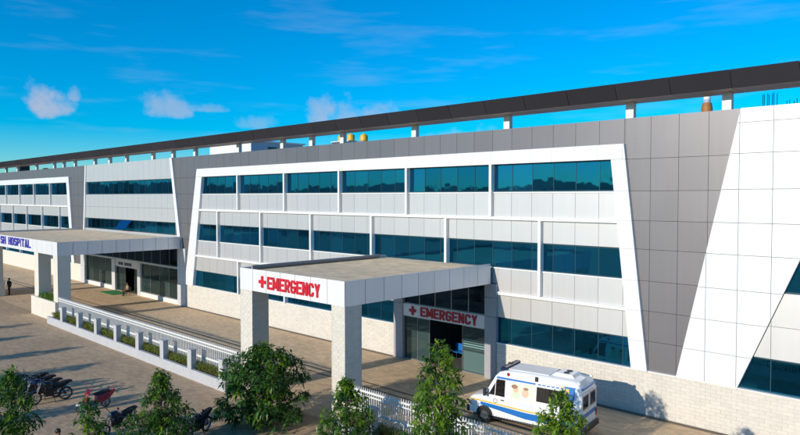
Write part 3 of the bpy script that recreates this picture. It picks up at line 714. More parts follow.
def leaf_mesh(name, base, direc, length, wr, rr, mats, mi, droop=0.25):
    n = len(base); d = direc / np.linalg.norm(direc, axis=1)[:, None]
    up = np.tile([0, 0, 1.0], (n, 1)) + rr.normal(size=(n, 3)) * .25
    s = np.cross(d, up); s /= np.linalg.norm(s, axis=1)[:, None] + 1e-9; nn = np.cross(s, d)
    l = length[:, None]; w = l * wr * .5
    mid = base + d * l * .45; tip = base + d * l - np.array([0, 0, 1.0]) * l * droop
    V = np.stack([base, mid + s * w + nn * w * .25, mid, mid - s * w + nn * w * .25, tip], 1).reshape(-1, 3)
    F = np.array([[0, 2, 1], [0, 3, 2], [1, 2, 4], [2, 3, 4]]); F = (F[None] + np.arange(n)[:, None, None] * 5).reshape(-1, 3)
    me = bpy.data.meshes.new(name); me.vertices.add(len(V)); me.vertices.foreach_set('co', V.ravel())
    me.loops.add(F.size); me.loops.foreach_set('vertex_index', F.ravel().astype(np.int32)); me.polygons.add(len(F))
    me.polygons.foreach_set('loop_start', np.arange(0, F.size, 3, dtype=np.int32))
    for m in mats: me.materials.append(MATS[m])
    me.polygons.foreach_set('material_index', np.repeat(mi, 4).astype(np.int32)); me.update(); me.validate()
    return me
hedge(-55.8, -29.7, 24000, 'low clipped hedge in the bed of the long white fence', 1)
hedge(-21.0, 1.8, 18000, 'low clipped hedge behind the block posts beside the ambulance drive', 2)

# ================================================================== TREES
def tree(label, x, y, h, prof, n_clu, seed, leaf=.2, young=.15, lean=(0, 0)):
    """prof: list of (height fraction, radius)"""
    rr = np.random.default_rng(seed); r2 = random.Random(seed)
    t = thing('young_tree', label, 'tree', (x, y, 0), group=None)
    zf = [p[0] for p in prof]; rf_ = [p[1] for p in prof]
    b = MB(); top = h * .93; lx, ly = lean
    pts = [(lx * (i / 6) ** 1.5 + (r2.uniform(-.04, .04) if 0 < i else 0), ly * (i / 6) ** 1.5 + (r2.uniform(-.04, .04) if 0 < i else 0), top * i / 6) for i in range(7)]
    b.tube(pts, [.075 * (1 - .8 * i / 6) + .008 for i in range(7)], 8)
    cl = []; tries = 0
    # lumpy crown: radius modulated by angle and height
    ph = rr.uniform(0, 6.28, 6)
    while len(cl) < n_clu and tries < n_clu * 40:
        tries += 1
        f = r2.uniform(zf[0], 1.0); a = r2.uniform(0, 2 * math.pi); rmax = np.interp(f, zf, rf_)
        lump = 1 + .20 * math.sin(2 * a + ph[0] + f * 5) + .17 * math.sin(3 * a + ph[1] - f * 9) + .12 * math.sin(5 * a + ph[2] + f * 17)
        q = r2.random() ** .42 * rmax * lump
        if r2.random() > (.35 + .65 * rmax / max(rf_)): continue
        if math.sin(3.1 * a + 11 * f + ph[3]) + math.sin(7.3 * f * 2 - a + ph[4]) > 1.25: continue           # gaps
        i = f * h / top * 6; bx = lx * min(1, f) ** 1.5; by = ly * min(1, f) ** 1.5
        cl.append((bx + q * math.cos(a), by + q * math.sin(a), f * h, a, q / (rmax * lump + 1e-6), f))
    for c in cl[::6]:                                                                                          # limbs
        z0 = max(.25 * h, c[2] - .55 * math.hypot(c[0], c[1]) - .1); k = min(z0 / top, .98) ** 1.5
        p0 = (lx * k, ly * k, z0)
        m_ = ((p0[0] * .45 + c[0] * .55), (p0[1] * .45 + c[1] * .55), z0 + (c[2] - z0) * .4)
        b.tube([p0, m_, c[:3]], [.022, .014, .006], 5)
    b.build('trunk', 'bark', t, True)
    B = []; D = []; Ln = []; Mi = []
    for (cx, cy, cz, a, e, f) in cl:
        n = r2.randint(9, 14); yg = 1 if (r2.random() < young * ((.7 + 1.3 * f) if (e > .5 and f > .35) else .3)) else 0  # brighter leaves on the upper outer crown imitate sun besides new growth
        for k in range(n):
            aa = a + r2.gauss(0, 1.5); el = r2.gauss(-.25 + .35 * (yg), .5); ce = math.cos(el)
            B.append((cx + r2.gauss(0, .05), cy + r2.gauss(0, .05), cz + r2.gauss(0, .06))); D.append((ce * math.cos(aa), ce * math.sin(aa), math.sin(el)))
            Ln.append(leaf * r2.uniform(.65, 1.25)); Mi.append(yg)
    me = leaf_mesh('foliage', np.array(B), np.array(D), np.array(Ln), .36, rr, ['leaf', 'leaf_young_sunlit'], np.array(Mi))
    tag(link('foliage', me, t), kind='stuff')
    return t
wide = [(.06, .7), (.25, 1.0), (.55, 1.0), (.8, .75), (.93, .42), (1.0, .1)]
cone = [(.05, .75), (.25, 1.0), (.5, .8), (.75, .45), (.92, .22), (1.0, .06)]
slim = [(.08, .8), (.3, 1.0), (.55, .95), (.75, .8), (.9, .55), (1.0, .12)]
sc_ = lambda p, r: [(f, q * r) for f, q in p]
tree('broad dark green tree hiding the left column of the emergency canopy', -24.1, -13.0, 3.55, sc_(wide, 1.95), 620, 11, .26, .10)
tree('cone shaped tree at the foot of the right emergency column', -18.5, -13.0, 3.1, sc_(cone, 1.35), 330, 12, .2, .28)
tree('tall slender tree with yellow-green top before the emergency doors', -13.4, -13.6, 5.4, sc_(slim, 1.02), 470, 13, .2, .45)
tree('bright green tree overlapping the rear of the ambulance', -9.45, -13.0, 4.5, sc_(slim, .92), 430, 14, .18, .62)
tree('pointed dark tree beside the blue vehicle in the parking', -24.4, -17.5, 3.2, sc_(cone, 1.3), 430, 15, .19, .16)
tree('dark leafy tree beside the row of black motorcycles', -27.5, -21.9, 3.5, sc_(slim, .85), 340, 16, .2, .14)
tree('small leafy tree in front of the red scooter', -20.6, -21.6, 3.85, sc_(slim, .62), 190, 17, .19, .2)

for k_, (tx, ty, th) in enumerate([(-57.5, -23.2, 3.4), (-52.5, -23.6, 3.0), (-46.5, -24.2, 3.6), (-41.2, -25.4, 3.7), (-37.6, -25.2, 3.2), (-33.2, -25.6, 3.4)]):
    tag(tree('leafy young tree of the row along the outer edge of the parking', tx, ty, th, sc_(slim, .95), 260, 30 + k_, .22, .2), group='trees along the outer parking edge')

# ================================================================== AMBULANCE
def ambulance():
    t = thing('ambulance', 'white high-roof ambulance van with blue stripe parked by the tiled wall', 'ambulance', (-15.75, -4.73, 0), R(188.9))
    def sy(z): return .96 if z < 1.25 else .96 - .15 * ((z - 1.25) / 1.2) ** 1.15        # half width of the body at a height
    def ring(x, zt, zb=.38, k=1.0, rr=.16):
        rr = min(rr, (zt - zb) * .4); pts = []
        for z in np.linspace(zb, zt - rr, 6): pts.append((sy(z) * k, z))
        for a in (25, 50, 75): pts.append((sy(zt - rr) * k - rr * (1 - math.cos(R(a))), zt - rr + rr * math.sin(R(a))))
        return [(x, y, z) for y, z in pts] + [(x, 0, zt + .02)] + [(x, -y, z) for y, z in reversed(pts)]
    st = [(2.62, .86, .42, .86), (2.56, 1.00, .38, .93), (2.40, 1.12, .38, .97), (1.86, 1.26, .38, 1), (1.72, 1.42, .38, 1), (1.28, 2.16, .38, 1), (1.12, 2.32, .38, 1), (.85, 2.42, .38, 1), (.2, 2.46, .38, 1), (-1.2, 2.46, .38, 1),
          (-2.2, 2.45, .38, 1), (-2.42, 2.40, .38, 1), (-2.56, 2.20, .38, .985), (-2.62, 1.9, .42, .97)]
    MB().loft([ring(x, zt, zb, k) for x, zt, zb, k in st][::-1]).build('body', 'van_white', t, True)
    def side(poly, off, m, name, parent=t, s=1):        # plate on the left (+1) or right (-1) side, poly in (x, z)
        b = MB(); zmid = sorted({round(z, 3) for _, z in poly})
        n = len(poly); a = [(x, s * (sy(z) + off), z) for x, z in poly]; c = [(x, s * (sy(z) - .02), z) for x, z in poly]
        b.add(a + c, [tuple(range(n)), tuple(range(2 * n - 1, n - 1, -1))] + [(i, (i + 1) % n, (i + 1) % n + n, i + n) for i in range(n)])
        return b.build(name, m, parent)
    for s in (1, -1):
        # livery
        side([(1.95, .92), (1.95, .78), (-.2, .52), (-2.55, .52), (-2.55, .80), (-.2, .80)], .004, 'van_blue', 'blue_stripe', s=s)
        side([(2.45, 1.0), (2.45, .95), (1.95, .94), (-.2, .84), (-2.55, .84), (-2.55, .88), (-.2, .90), (1.95, 1.0)], .004, 'van_yellow', 'yellow_stripe', s=s)
        side([(1.18, 2.14), (1.2, 2.05), (-.62, 2.05), (-.62, 2.12)], .006, 'van_blue', 'roof_stripe', s=s)
        for i in range(6): side([(-.72 - i * .2, 2.11), (-.72 - i * .2, 2.06), (-.86 - i * .2, 2.06), (-.86 - i * .2, 2.11)], .006, 'van_blue', 'stripe_dash', s=s)
        side([(-1.88, 2.2), (-2.0, 1.35), (-2.3, 1.35), (-2.35, 2.2)], .004, 'van_blue', 'blue_panel', s=s)
        side([(-1.78, 2.2), (-1.94, 1.75), (-1.99, 1.75), (-1.86, 2.2)], .006, 'van_yellow', 'yellow_band', s=s)
        side([(-1.95, 2.12), (-1.97, 1.94), (-2.10, 1.94), (-2.08, 2.12)], .007, 'van_yellow', 'yellow_mark', s=s)
        side([(-2.10, 1.62), (-2.10, 1.45), (-2.22, 1.45), (-2.22, 1.62)], .007, 'orange_lens', 'orange_mark', s=s)
        side([(-2.05, 1.66), (-2.05, 1.40), (-2.29, 1.40), (-2.29, 1.66)], .006, 'van_dark', 'dark_mark', s=s)
        # cab door, windows
        d = side([(1.52, 1.32), (.78, 1.30), (.78, 2.02), (1.16, 2.02)], .006, 'glass_van', 'door_window', s=s)
        side([(1.545, 1.29), (1.545, 1.335), (1.145, 2.055), (1.17, 2.02), (1.52, 1.32)], .008, 'plastic_black', 'window_seal', d, s)
        side([(1.26, 1.31), (1.23, 1.31), (1.21, 2.02), (1.235, 2.02)][::-1], .012, 'van_white', 'quarter_bar', d, s)
        side([(.70, .62), (.685, .62), (.685, 2.05), (.70, 2.05)][::-1], .002, 'joint', 'door_seam', s=s)
        side([(-.68, 1.98), (-.68, 1.38), (-1.82, 1.38), (-1.82, 1.98)], .006, 'glass_van', 'side_window', s=s)
        MB().box(.80, .95, s * sy(1.15) - .01, s * sy(1.15) + .03, 1.13, 1.17).build('door_handle', 'plastic_black', t)
        e = MB().lathe((1.22, s * (sy(1.1) + .004), 1.07), (0, s, 0), [(.10, 0), (.10, .003), (.075, .003), (.075, 0)], 20); e.build('round_emblem', 'alu', t)
        # printed picture panel
        pp = side([(.50, 2.00), (.50, 1.30), (-.52, 1.30), (-.52, 2.00)], .005, 'print_cream', 'picture_panel', s=s)
        def disc(cx, cz, rx, rz, m, off, nm):
            side([(cx + rx * math.cos(-i * math.pi / 6), cz + rz * math.sin(-i * math.pi / 6)) for i in range(12)], off, m, nm, pp, s)
        disc(.24, 1.50, .20, .15, 'print_green', .007, 'print_shape'); disc(.27, 1.72, .13, .14, 'print_peach', .008, 'print_shape'); disc(.33, 1.83, .15, .09, 'print_hair', .0095, 'print_shape')
        disc(-.17, 1.42, .27, .10, 'print_pale', .007, 'print_shape'); disc(-.17, 1.62, .16, .19, 'print_peach', .008, 'print_shape'); disc(-.20, 1.80, .12, .06, 'print_hair', .0095, 'print_shape')
        for k in range(3): side([(.30 - k * .1, 1.20 - k * .065), (.30 - k * .1, 1.16 - k * .065), (-.55, 1.12 - k * .065), (-.55, 1.17 - k * .065)], .005, 'print_pale', 'print_line', s=s)
        # mirror
        m_ = MB().cyl((1.62, s * .95, 1.36), (1.68, s * 1.10, 1.38), .018, n=6); m_.box(1.60, 1.70, s * 1.14 - .07, s * 1.14 + .07, 1.28, 1.60); m_.build('mirror', 'plastic_black', t)
        MB().ball((2.50, s * .72, .86), .10, .16, .10).build('headlight', 'chrome', t, True)
        MB().box(-2.66, -2.55, s * .84 - .06, s * .84 + .06, .72, 1.02).build('tail_lamp', 'red_lens', t)
        MB().lathe((.65, s * .86, 2.30), (0, s * .6, .8), [(.06, -.05), (.06, .03), (.04, .06), (0.001, .065)], 10).build('beacon', 'red_lens', t, True)
        MB().lathe((-2.45, s * .72, 2.36), (-.7, s * .2, .6), [(.07, -.04), (.07, .05), (.05, .07), (0.001, .075)], 10).build('roof_lamp', 'van_white', t, True)
        MB().box(-.72, -.60, s * .80 - .02, s * .80 + .10, 2.20, 2.38).build('side_lamp', 'plastic_black', t)
        # wheels in dark arches
        for wx in (1.75, -1.60):
            arch = [(wx + .41 * math.cos(R(a)), .37 + .41 * math.sin(R(a))) for a in range(180, -1, -20)] 
            side(arch, .006, 'plastic_black', 'wheel_arch', s=s)
            w = MB().lathe((wx, s * .89, .355), (0, s, 0), [(.20, .10), (.30, .115), (.345, .08), (.355, 0), (.345, -.10), (.2, -.12)], 24).build('wheel', 'rubber', t, True)
            MB().lathe((wx, s * .89, .355), (0, s, 0), [(.225, .10), (.21, .085), (.10, .083), (.09, .105), (0.001, .11)], 18).build('rim', 'chrome', w, True)
    # windscreen
    def ws(x, z): return (x, sy(z))
    b = MB(); b.add([(1.775, .84, 1.40), (1.775, -.84, 1.40), (1.335, -.74, 2.12), (1.335, .74, 2.12), (1.72, .84, 1.37), (1.72, -.84, 1.37), (1.28, -.74, 2.09), (1.28, .74, 2.09)],
                    [(0, 3, 2, 1), (4, 5, 6, 7), (0, 1, 5, 4), (1, 2, 6, 5), (2, 3, 7, 6), (3, 0, 4, 7)]); b.build('windscreen', 'glass_van', t)
    MB().box(2.5, 2.68, -.90, .90, .36, .62).build('front_bumper', 'plastic_black', t)
    MB().box(2.60, 2.645, -.55, .55, .70, .90).build('grille', 'plastic_black', t)
    MB().box(-2.74, -2.55, -.92, .92, .34, .56).build('rear_bumper', 'plastic_black', t)
    for s in (1, -1):
        d = MB().box(-2.632, -2.60, min(s * .02, s * .88), max(s * .02, s * .88), .60, 1.98).build('rear_door', 'van_white', t)
        MB().box(-2.64, -2.62, min(s * .10, s * .76), max(s * .10, s * .76), 1.28, 1.86).build('door_window', 'print_hair', d)
        MB().box(-2.646, -2.638, min(s * .15, s * .71), max(s * .15, s * .71), 1.35, 1.81).build('pane', 'glass_van', d)
        MB().box(-2.64, -2.62, min(s * .04, s * .82), max(s * .04, s * .82), .92, 1.10).build('blue_band', 'van_blue', d)
    MB().box(-2.64, -2.44, -.74, .74, 2.10, 2.19).build('rear_visor', 'van_blue', t)
    # roof equipment
    lb = MB(); lb.loft([[(x, y, z) for x, z in ((1.08, 2.36), (.82, 2.40), (.80, 2.54), (.88, 2.58), (1.02, 2.56), (1.08, 2.50))] for y in (-.72, -.66, .66, .72)]); lb.build('light_bar', 'light_blue', t, True)
    MB().box(.86, 1.04, -.09, .09, 2.50, 2.60).build('bar_centre', 'plastic_black', t)
    h = MB(); h.loft([[(x, y, z) for x, z in ((-1.15, 2.44), (-2.15, 2.44), (-2.05, 2.58), (-1.35, 2.60))] for y in (-.42, -.36, .36, .42)]); hb = h.build('roof_hatch', 'van_white', t, True)
    for y in (-.17, .17): MB().lathe((-1.72, y, 2.585), (0, 0, 1), [(.13, 0), (.13, .02), (.10, .035), (0.001, .036)], 16).build('vent', 'plastic_black', hb, True)
    MB().box(-1.1, .75, -.6, .6, 2.455, 2.488).build('roof_pad', 'canopy_acp', t)
    MB().box(-2.5, 2.4, -.80, .80, .22, .40).build('underbody', 'joint', t)
    return t
ambulance()

# ================================================================== MOTORCYCLES
def wheel(t, x, r, w, z=None):
    z = r if z is None else z
    a = MB().lathe((x, 0, z), (0, 1, 0), [(r * .80, -w * .8), (r * .95, -w), (r, 0), (r * .95, w), (r * .80, w * .8), (r * .80, -w * .8)], 20).build('wheel', 'rubber', t, True)
    b = MB().lathe((x, 0, z), (0, 1, 0), [(r * .80, -w * .6), (r * .74, 0), (r * .80, w * .6)], 20); b.cyl((x, -w * 1.3, z), (x, w * 1.3, z), .035, n=8)
    for k in range(6):
        c, s = math.cos(k * math.pi / 3), math.sin(k * math.pi / 3); b.cyl((x + .03 * c, 0, z + .03 * s), (x + r * .76 * c, 0, z + r * .76 * s), .012, n=5)
    b.build('rim', 'alu', a)
def motorcycle(label, x, y, rz, paint, group=None, tilt=-.14):
    t = thing('motorcycle', label, 'motorcycle', (x, y, 0), rz, group); t.rotation_euler = (tilt, 0, rz); t.scale = (1.08,) * 3
    wheel(t, .64, .30, .045); wheel(t, -.64, .30, .055)
    f = MB(); f.tube([(.40, 0, .92), (.05, 0, .80), (-.40, 0, .74), (-.60, 0, .80)], .022, 6); f.tube([(.40, 0, .85), (.22, 0, .40), (-.18, 0, .33), (-.30, 0, .72)], .022, 6)
    for s in (.07, -.07): f.tube([(-.18, s, .36), (-.64, s, .30)], .018, 6); f.tube([(-.62, s, .32), (-.45, s, .70)], .022, 6)
    f.tube([(-.1, .1, .34), (-.16, .3, .02)], .014, 6)
    f.build('frame', 'metal_dark', t)
    fk = MB()
    for s in (.075, -.075): fk.tube([(.42, s, .92), (.64, s, .30)], .022, 7)
    fk.build('fork', 'alu', t)
    MB().box(-.12, .22, -.13, .13, .33, .66).cyl((.02, 0, .55), (.20, 0, .70), .09, n=10).build('engine', 'metal_dark', t)
    tk = MB().loft([[(x, w * math.cos(a), z + h * math.sin(a)) for a in [k * math.pi / 6 for k in range(12)]] for x, w, h, z in ((.42, .06, .06, .88), (.34, .14, .12, .88), (.14, .17, .14, .87), (-.06, .11, .09, .83))]); tk.build('fuel_tank', paint, t, True)
    st = MB().loft([[(x, w, z), (x, w * .8, z + h), (x, -w * .8, z + h), (x, -w, z)] for x, w, z, h in ((.0, .09, .78, .06), (-.25, .13, .77, .07), (-.55, .12, .83, .07), (-.78, .08, .87, .05))]); st.build('seat', 'seat_black', t)
    tc = MB().loft([[(x, w, z), (x, w, z + h), (x, -w, z + h), (x, -w, z)] for x, w, z, h in ((-.15, .12, .60, .15), (-.5, .11, .66, .15), (-.85, .06, .84, .07))]); tc.build('tail_cover', paint, t)
    MB().box(-.90, -.85, -.05, .05, .80, .88).build('tail_lamp', 'red_lens', t)
    for nm, cx, rr_, a0, a1 in (('front_mudguard', .64, .345, 40, 150), ('rear_mudguard', -.64, .355, 60, 190)):
        b = MB(); pr = [(cx + rr_ * math.cos(R(a)), .30 + rr_ * math.sin(R(a))) for a in range(a0, a1 + 1, 18)]
        for i in range(len(pr) - 1):
            (xa, za), (xb, zb) = pr[i], pr[i + 1]; b.add([(xa, .06, za), (xb, .06, zb), (xb, -.06, zb), (xa, -.06, za)], [(0, 1, 2, 3)])
        b.build(nm, paint, t)
    hb = MB().tube([(.30, .36, 1.02), (.38, .20, 1.05), (.40, 0, 1.0), (.38, -.20, 1.05), (.30, -.36, 1.02)], .016, 6); hb.build('handlebar', 'metal_dark', t)
    for s in (1, -1): MB().cyl((.34, s * .26, 1.05), (.38, s * .33, 1.22), .008, n=5).ball((.38, s * .34, 1.25), .02, .06, .045, 8, 5).build('mirror', 'plastic_black', t)
    MB().lathe((.47, 0, .92), (1, 0, -.1), [(.03, -.10), (.09, -.02), (.095, .04), (.06, .06), (.001, .065)], 12).build('headlight', 'chrome', t, True)
    MB().tube([(.12, -.13, .40), (-.1, -.15, .28), (-.5, -.15, .30), (-.9, -.16, .40)], [.022, .025, .045, .05], 8).build('exhaust', 'chrome', t, True)
    return t
BG = 'motorcycles parked in a row'
for i, (bx, by, rz, p) in enumerate([(-34.3, -18.35, -93, 'bike_black'), (-35.05, -18.55, -96, 'bike_blue'), (-35.8, -18.6, -91, 'bike_black'), (-36.6, -18.7, -97, 'bike_black')]):
    motorcycle(['black motorcycle at the open end of the parked row', 'dark blue motorcycle second from the open end of the row', 'black motorcycle third from the open end of the row', 'black motorcycle fourth from the open end of the row'][i], bx, by, R(rz), p, BG)
motorcycle('dark blue motorcycle standing between the small tree and the pointed tree', -27.6, -17.9, R(-70), 'bike_blue')
motorcycle('blue motorcycle half hidden behind the pointed dark tree', -24.9, -15.7, R(-60), 'bike_blue')
def scooter(x, y, rz):
    t = thing('scooter', 'dark red scooter parked apart from the black motorcycles', 'scooter', (x, y, 0), rz); t.rotation_euler = (-.12, 0, rz)
    wheel(t, .62, .22, .05); wheel(t, -.55, .22, .055)
    MB().loft([[(x, w, z), (x, w * .9, z + h * .7), (x, w * .4, z + h), (x, -w * .4, z + h), (x, -w * .9, z + h * .7), (x, -w, z)] for x, w, z, h in ((-.08, .16, .34, .36), (-.35, .20, .34, .40), (-.65, .18, .45, .34), (-.92, .07, .66, .12))]).build('body', 'bike_red', t, True)
    MB().loft([[(x, w, z), (x, w * .85, z + h), (x, -w * .85, z + h), (x, -w, z)] for x, w, z, h in ((.02, .10, .70, .06), (-.3, .14, .72, .08), (-.7, .11, .78, .06))]).build('seat', 'seat_black', t)
    MB().box(-.1, .38, -.17, .17, .27, .33).build('floorboard', 'plastic_black', t)
    MB().loft([[(xa, w, z), (xa + .06, w * .7, z), (xa + .08, 0, z), (xa + .06, -w * .7, z), (xa, -w, z)] for z, w, xa in ((.25, .14, .42), (.55, .20, .40), (.85, .16, .32))]).build('leg_shield', 'bike_red', t, True)
    MB().loft([[(xa, w, z), (xa + .1, w * .6, z), (xa + .1, -w * .6, z), (xa, -w, z)] for z, w, xa in ((.86, .14, .26), (.98, .16, .25), (1.04, .08, .25))]).build('handlebar_cowl', 'bike_red', t)
    MB().tube([(.24, .34, 1.0), (.30, .15, 1.0), (.30, -.15, 1.0), (.24, -.34, 1.0)], .016, 6).build('handlebar', 'metal_dark', t)
    for s in (1, -1): MB().cyl((.28, s * .24, 1.0), (.30, s * .32, 1.2), .008, n=5).ball((.30, s * .33, 1.24), .02, .06, .045, 8, 5).build('mirror', 'bike_red', t)
    MB().lathe((.37, 0, .95), (1, 0, 0), [(.02, -.03), (.07, 0), (.06, .03), (.001, .04)], 12).build('headlight', 'chrome', t, True)
    MB().ball((.62, 0, .38), .22, .09, .08).build('front_mudguard', 'van_white', t, True)
    MB().box(-.96, -.90, -.06, .06, .68, .78).build('tail_lamp', 'red_lens', t)
    MB().tube([(-.62, .12, .74), (-.9, .12, .86), (-.9, -.12, .86), (-.62, -.12, .74)], .014, 6).build('grab_rail', 'bike_red', t)
scooter(-31.65, -17.3, R(-88))

# ================================================================== PEOPLE
def person(label, loc, rz, joints, edges, top_m, leg_m, waist, scale=1.0):
    t = thing('person', label, 'person', loc, rz)
    me = bpy.data.meshes.new('body'); names = list(joints); idx = {n: i for i, n in enumerate(names)}
    me.from_pydata([joints[n][:3] for n in names], [(idx[a], idx[b]) for a, b in edges], []); me.update()
    ob = bpy.data.objects.new('body', me); COL.objects.link(ob)
    md = ob.modifiers.new('skin', 'SKIN'); md.use_smooth_shade = True
    for i, n in enumerate(names):
        r = joints[n][3]; sv = me.skin_vertices[0].data[i]; sv.radius = r if isinstance(r, tuple) else (r, r); sv.use_root = (n == 'pelvis')
    sub = ob.modifiers.new('sub', 'SUBSURF'); sub.levels = 2; sub.render_levels = 2
    dg = bpy.context.evaluated_depsgraph_get(); dg.update(); m2 = bpy.data.meshes.new_from_object(ob.evaluated_get(dg)); bpy.data.objects.remove(ob)
    m2.materials.clear()
    for m in ('skin', top_m, leg_m, 'seat_black'): m2.materials.append(MATS[m])
    nk = joints['neck'][2]
    for p in m2.polygons:
        c = p.center; arm = any((Vector(joints[h][:3]) - c).length < .13 for h in ('hand_l', 'hand_r'))
        p.material_index = 0 if (c.z > nk - .01 or arm) else (1 if c.z > waist else (2 if c.z > .09 else 3))
    b = link('body', m2, t)
    hx, hy, hz = joints['head'][:3]
    MB().ball((hx - .025, hy, hz + .05), .105, .092, .105, 12, 8).build('hair', 'hair', t, True)
    MB().ball((hx + .095, hy, hz - .01), .025, .016, .022, 6, 4).build('nose', 'skin', t, True)
    return t
def stand_j():
    j = {'pelvis': (0, 0, .92, (.15, .11)), 'waist': (0, 0, 1.08, (.14, .10)), 'chest': (0, 0, 1.28, (.17, .12)), 'neck': (.01, 0, 1.47, .055), 'head': (.02, 0, 1.60, (.085, .095)), 'crown': (.01, 0, 1.70, (.06, .07))}
    e = [('pelvis', 'waist'), ('waist', 'chest'), ('chest', 'neck'), ('neck', 'head'), ('head', 'crown')]
    for k, s in (('l', 1), ('r', -1)):
        j.update({'sh_' + k: (0, s * .19, 1.38, .06), 'el_' + k: (-.02, s * .25, 1.10, .045), 'wr_' + k: (.06, s * .24, .87, .032), 'hand_' + k: (.09, s * .235, .77, .03),
                  'hip_' + k: (0, s * .10, .86, .085), 'kn_' + k: (.02 + .05 * s, s * .11, .48, .06), 'an_' + k: (-.02 + .06 * s, s * .11, .09, .042), 'toe_' + k: (.14 + .06 * s, s * .13, .04, .036)})
        e += [('chest', 'sh_' + k), ('sh_' + k, 'el_' + k), ('el_' + k, 'wr_' + k), ('wr_' + k, 'hand_' + k), ('pelvis', 'hip_' + k), ('hip_' + k, 'kn_' + k), ('kn_' + k, 'an_' + k), ('an_' + k, 'toe_' + k)]
    return j, e
j, e = stand_j()
person('person in dark clothes standing under the main canopy', (-75.0, -9.15, 0), R(-60), j, e, 'cloth_dark', 'cloth_brown', .92)
person('person in dark clothes walking among the small parking trees', (-24.85, -21.1, 0), R(30), j, e, 'cloth_dark', 'cloth_dark', .92)
def sit_j():
    j = {'pelvis': (0, 0, .52, (.15, .12)), 'waist': (0, 0, .68, (.14, .10)), 'chest': (.02, 0, .90, (.17, .12)), 'neck': (.05, 0, 1.09, .055), 'head': (.07, 0, 1.21, (.085, .095)), 'crown': (.06, 0, 1.31, (.06, .07))}
    e = [('pelvis', 'waist'), ('waist', 'chest'), ('chest', 'neck'), ('neck', 'head'), ('head', 'crown')]
    for k, s in (('l', 1), ('r', -1)):
        j.update({'sh_' + k: (.02, s * .19, 1.0, .06), 'el_' + k: (.08, s * .24, .74, .045), 'wr_' + k: (.28, s * .17, .63, .032), 'hand_' + k: (.36, s * .14, .60, .03),
                  'hip_' + k: (.08, s * .10, .52, .085), 'kn_' + k: (.44, s * .13, .52, .062), 'an_' + k: (.42, s * .13, .09, .042), 'toe_' + k: (.56, s * .14, .04, .036)})
        e += [('chest', 'sh_' + k), ('sh_' + k, 'el_' + k), ('el_' + k, 'wr_' + k), ('wr_' + k, 'hand_' + k), ('pelvis', 'hip_' + k), ('hip_' + k, 'kn_' + k), ('kn_' + k, 'an_' + k), ('an_' + k, 'toe_' + k)]
    return j, e
j, e = sit_j()
person('person in tan shirt seated beside the main entrance doors', (-65.8, -.95, 0.01), R(-95), j, e, 'cloth_tan', 'cloth_dark', .60)
ch = thing('chair', 'dark chair carrying the seated person by the main doors', 'chair', (-65.8, -.95, 0.006), R(-95))
MB().box(-.2, .25, -.24, .24, .39, .425).build('seat', 'plastic_black', ch); MB().box(-.25, -.20, -.23, .23, .46, .88).build('backrest', 'plastic_black', ch)
for sx in (-.22, .22):
    for s in (-.21, .21): MB().cyl((sx, s, 0), (sx, s, .39 if sx > 0 else .6), .018, n=6).build('leg', 'metal_dark', ch)
dm = MB().box(-70.7, -67.2, -1.9, -.25, .01, .03).build('door_mat', 'mat_green'); tag(dm, 'green mat on the paving before the main entrance doors', 'mat')

# ================================================================== ROOFTOP
rr_ = thing('rooftop_room', 'low white room on the hospital roof behind the posts, side shade tinted blue-grey', 'room', (-61, 10, 13.16))
MB().box(-4.0, 4.0, -2, 4.5, 0, 2.45).build('wall', 'room_shade_blue', rr_); MB().box(-4.02, 4.02, -2.06, -2.001, 0, 2.43).build('front_wall', 'white_paint', rr_)  # front left white as lit, other walls carry shade in their colour
MB().box(-4.2, 4.2, -2.25, 4.7, 2.451, 2.6).build('roof', 'white_paint', rr_)
w_ = MB().box(4.0, 4.05, .0, 1.1, 1.0, 2.0).build('window', 'van_dark', rr_)
pl = thing('tank_plinth', 'white masonry plinth under two yellow roof tanks', 'plinth', (-38.8, 5, 13.16)); MB().box(-1.3, .7, -.6, .6, 0, 1.16).build('plinth_body', 'white_paint', pl); MB().box(-1.35, .75, -.65, .65, 1.161, 1.22).build('plinth_cap', 'white_paint', pl)
def drum(label, x, y, z, m='tank_yellow'):
    t = thing('roof_tank', label, 'tank', (x, y, z), group='yellow tanks on the roof')
    MB().lathe((0, 0, 0), (0, 0, 1), [(.001, 0), (.24, 0), (.30, .06), (.30, .38), (.24, .50), (.10, .54), (.001, .54)], 14).build('tank_body', m, t, True); MB().lathe((0, 0, .54), (0, 0, 1), [(.1, -.01), (.1, .05), (.001, .06)], 10).build('lid', m, t)
drum('small yellow tank on the open end of the white roof plinth', -39.6, 5, 14.38); drum('small yellow tank on the white plinth beside the roof post', -38.5, 5, 14.38)
b = MB().box(-.35, .35, -.35, .35, 0, 1.05); st_ = thing('tank_stand', 'grey block carrying a yellow tank apart from the plinth', 'stand', (-37.0, 5, 13.16)); b.build('stand_block', 'wall_grey', st_); MB().box(-.4, .4, -.4, .4, 1.051, 1.1).build('stand_cap', 'wall_grey', st_)
drum('small yellow tank standing alone on its grey block', -37.0, 5, 14.262)
po = thing('roof_vent_pipe', 'blue and white ringed pipe rising from a brown barrel on the roof', 'pipe', (-12.2, 6, 13.16))
MB().lathe((0, 0, 0), (0, 0, 1), [(.001, 0), (.24, 0), (.27, .5), (.27, 1.4), (.22, 1.66), (.001, 1.67)], 14).build('barrel', 'tank_brown', po, True)
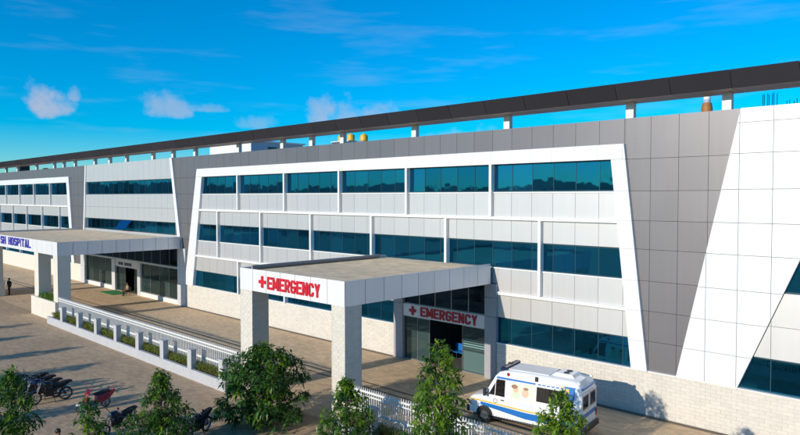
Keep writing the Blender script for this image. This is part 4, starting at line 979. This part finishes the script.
for i in range(7): MB().cyl((0, 0, 1.672 + i * .16), (0, 0, 1.83 + i * .16), .17, n=12).build('pipe_ring', ['pale_blue', 'white_paint'][i % 2], po, True)
def rebar(label, x, hs, dx):
    t = thing('rebar_cluster', label, 'rebar', (x, 3, 13.16), group='rebar stubs on the roof')
    MB().box(-.06, len(hs) * dx, -.15, .15, 0, .12).build('stub', 'roof_concrete', t)
    for i, h in enumerate(hs): MB().cyl((i * dx, .07 * (-1) ** i, .12), (i * dx, .07 * (-1) ** i, h), .014, n=5).build('bar', 'rust', t)
rebar('tall bunch of rusty bars standing on the roof by the white end bay', -8.8, [1.40, 1.38, 1.42, 1.36, 1.41, 1.43, 1.39], .095)
rebar('short row of rusty bars on the roof beyond the tall bunch', -7.85, [1.02, 1.06, 1.0, 1.08, 1.03, 1.05, 1.0, 1.04], .14)
ac = thing('roof_unit', 'dark metal equipment box on the far roof behind the posts', 'equipment box', (-112.2, 3, 13.16)); MB().box(-1.1, 1.1, -.6, .6, .15, 1.9).build('casing', 'metal_dark', ac); MB().box(-1.0, 1.0, -.5, .5, 0, .149).build('feet', 'alu', ac); MB().box(-1.15, 1.15, -.65, .65, 1.901, 1.98).build('lid', 'metal_dark', ac)
oc = thing('roof_cover', 'small orange tarpaulin heap on the far hospital roof', 'tarpaulin', (-99.5, 2.2, 13.16)); MB().ball((0, 0, .45), 1.0, .5, .5, 12, 6).build('tarpaulin', 'orange_cloth', oc, True)
def bench(x, y):
    t = thing('waiting_bench', 'dark blue waiting bench inside the emergency doors', 'bench', (x, y, 0.013))
    MB().box(-1.2, 1.2, -.04, .04, .34, .40).build('beam', 'metal_dark', t)
    for k in range(4):
        MB().box(-1.18 + k * .6, -.64 + k * .6, -.25, .22, .41, .45).build('seat', 'van_blue', t); MB().box(-1.18 + k * .6, -.64 + k * .6, .20, .24, .47, .90).build('backrest', 'van_blue', t)
    for s_ in (-.95, .95): MB().box(s_ - .03, s_ + .03, -.25, .25, 0, .06).box(s_ - .025, s_ + .025, -.025, .025, .06, .34).build('leg', 'metal_dark', t)
bench(-24.6, 2.2)
print('panels', npan[0], 'objects', len(bpy.data.objects))
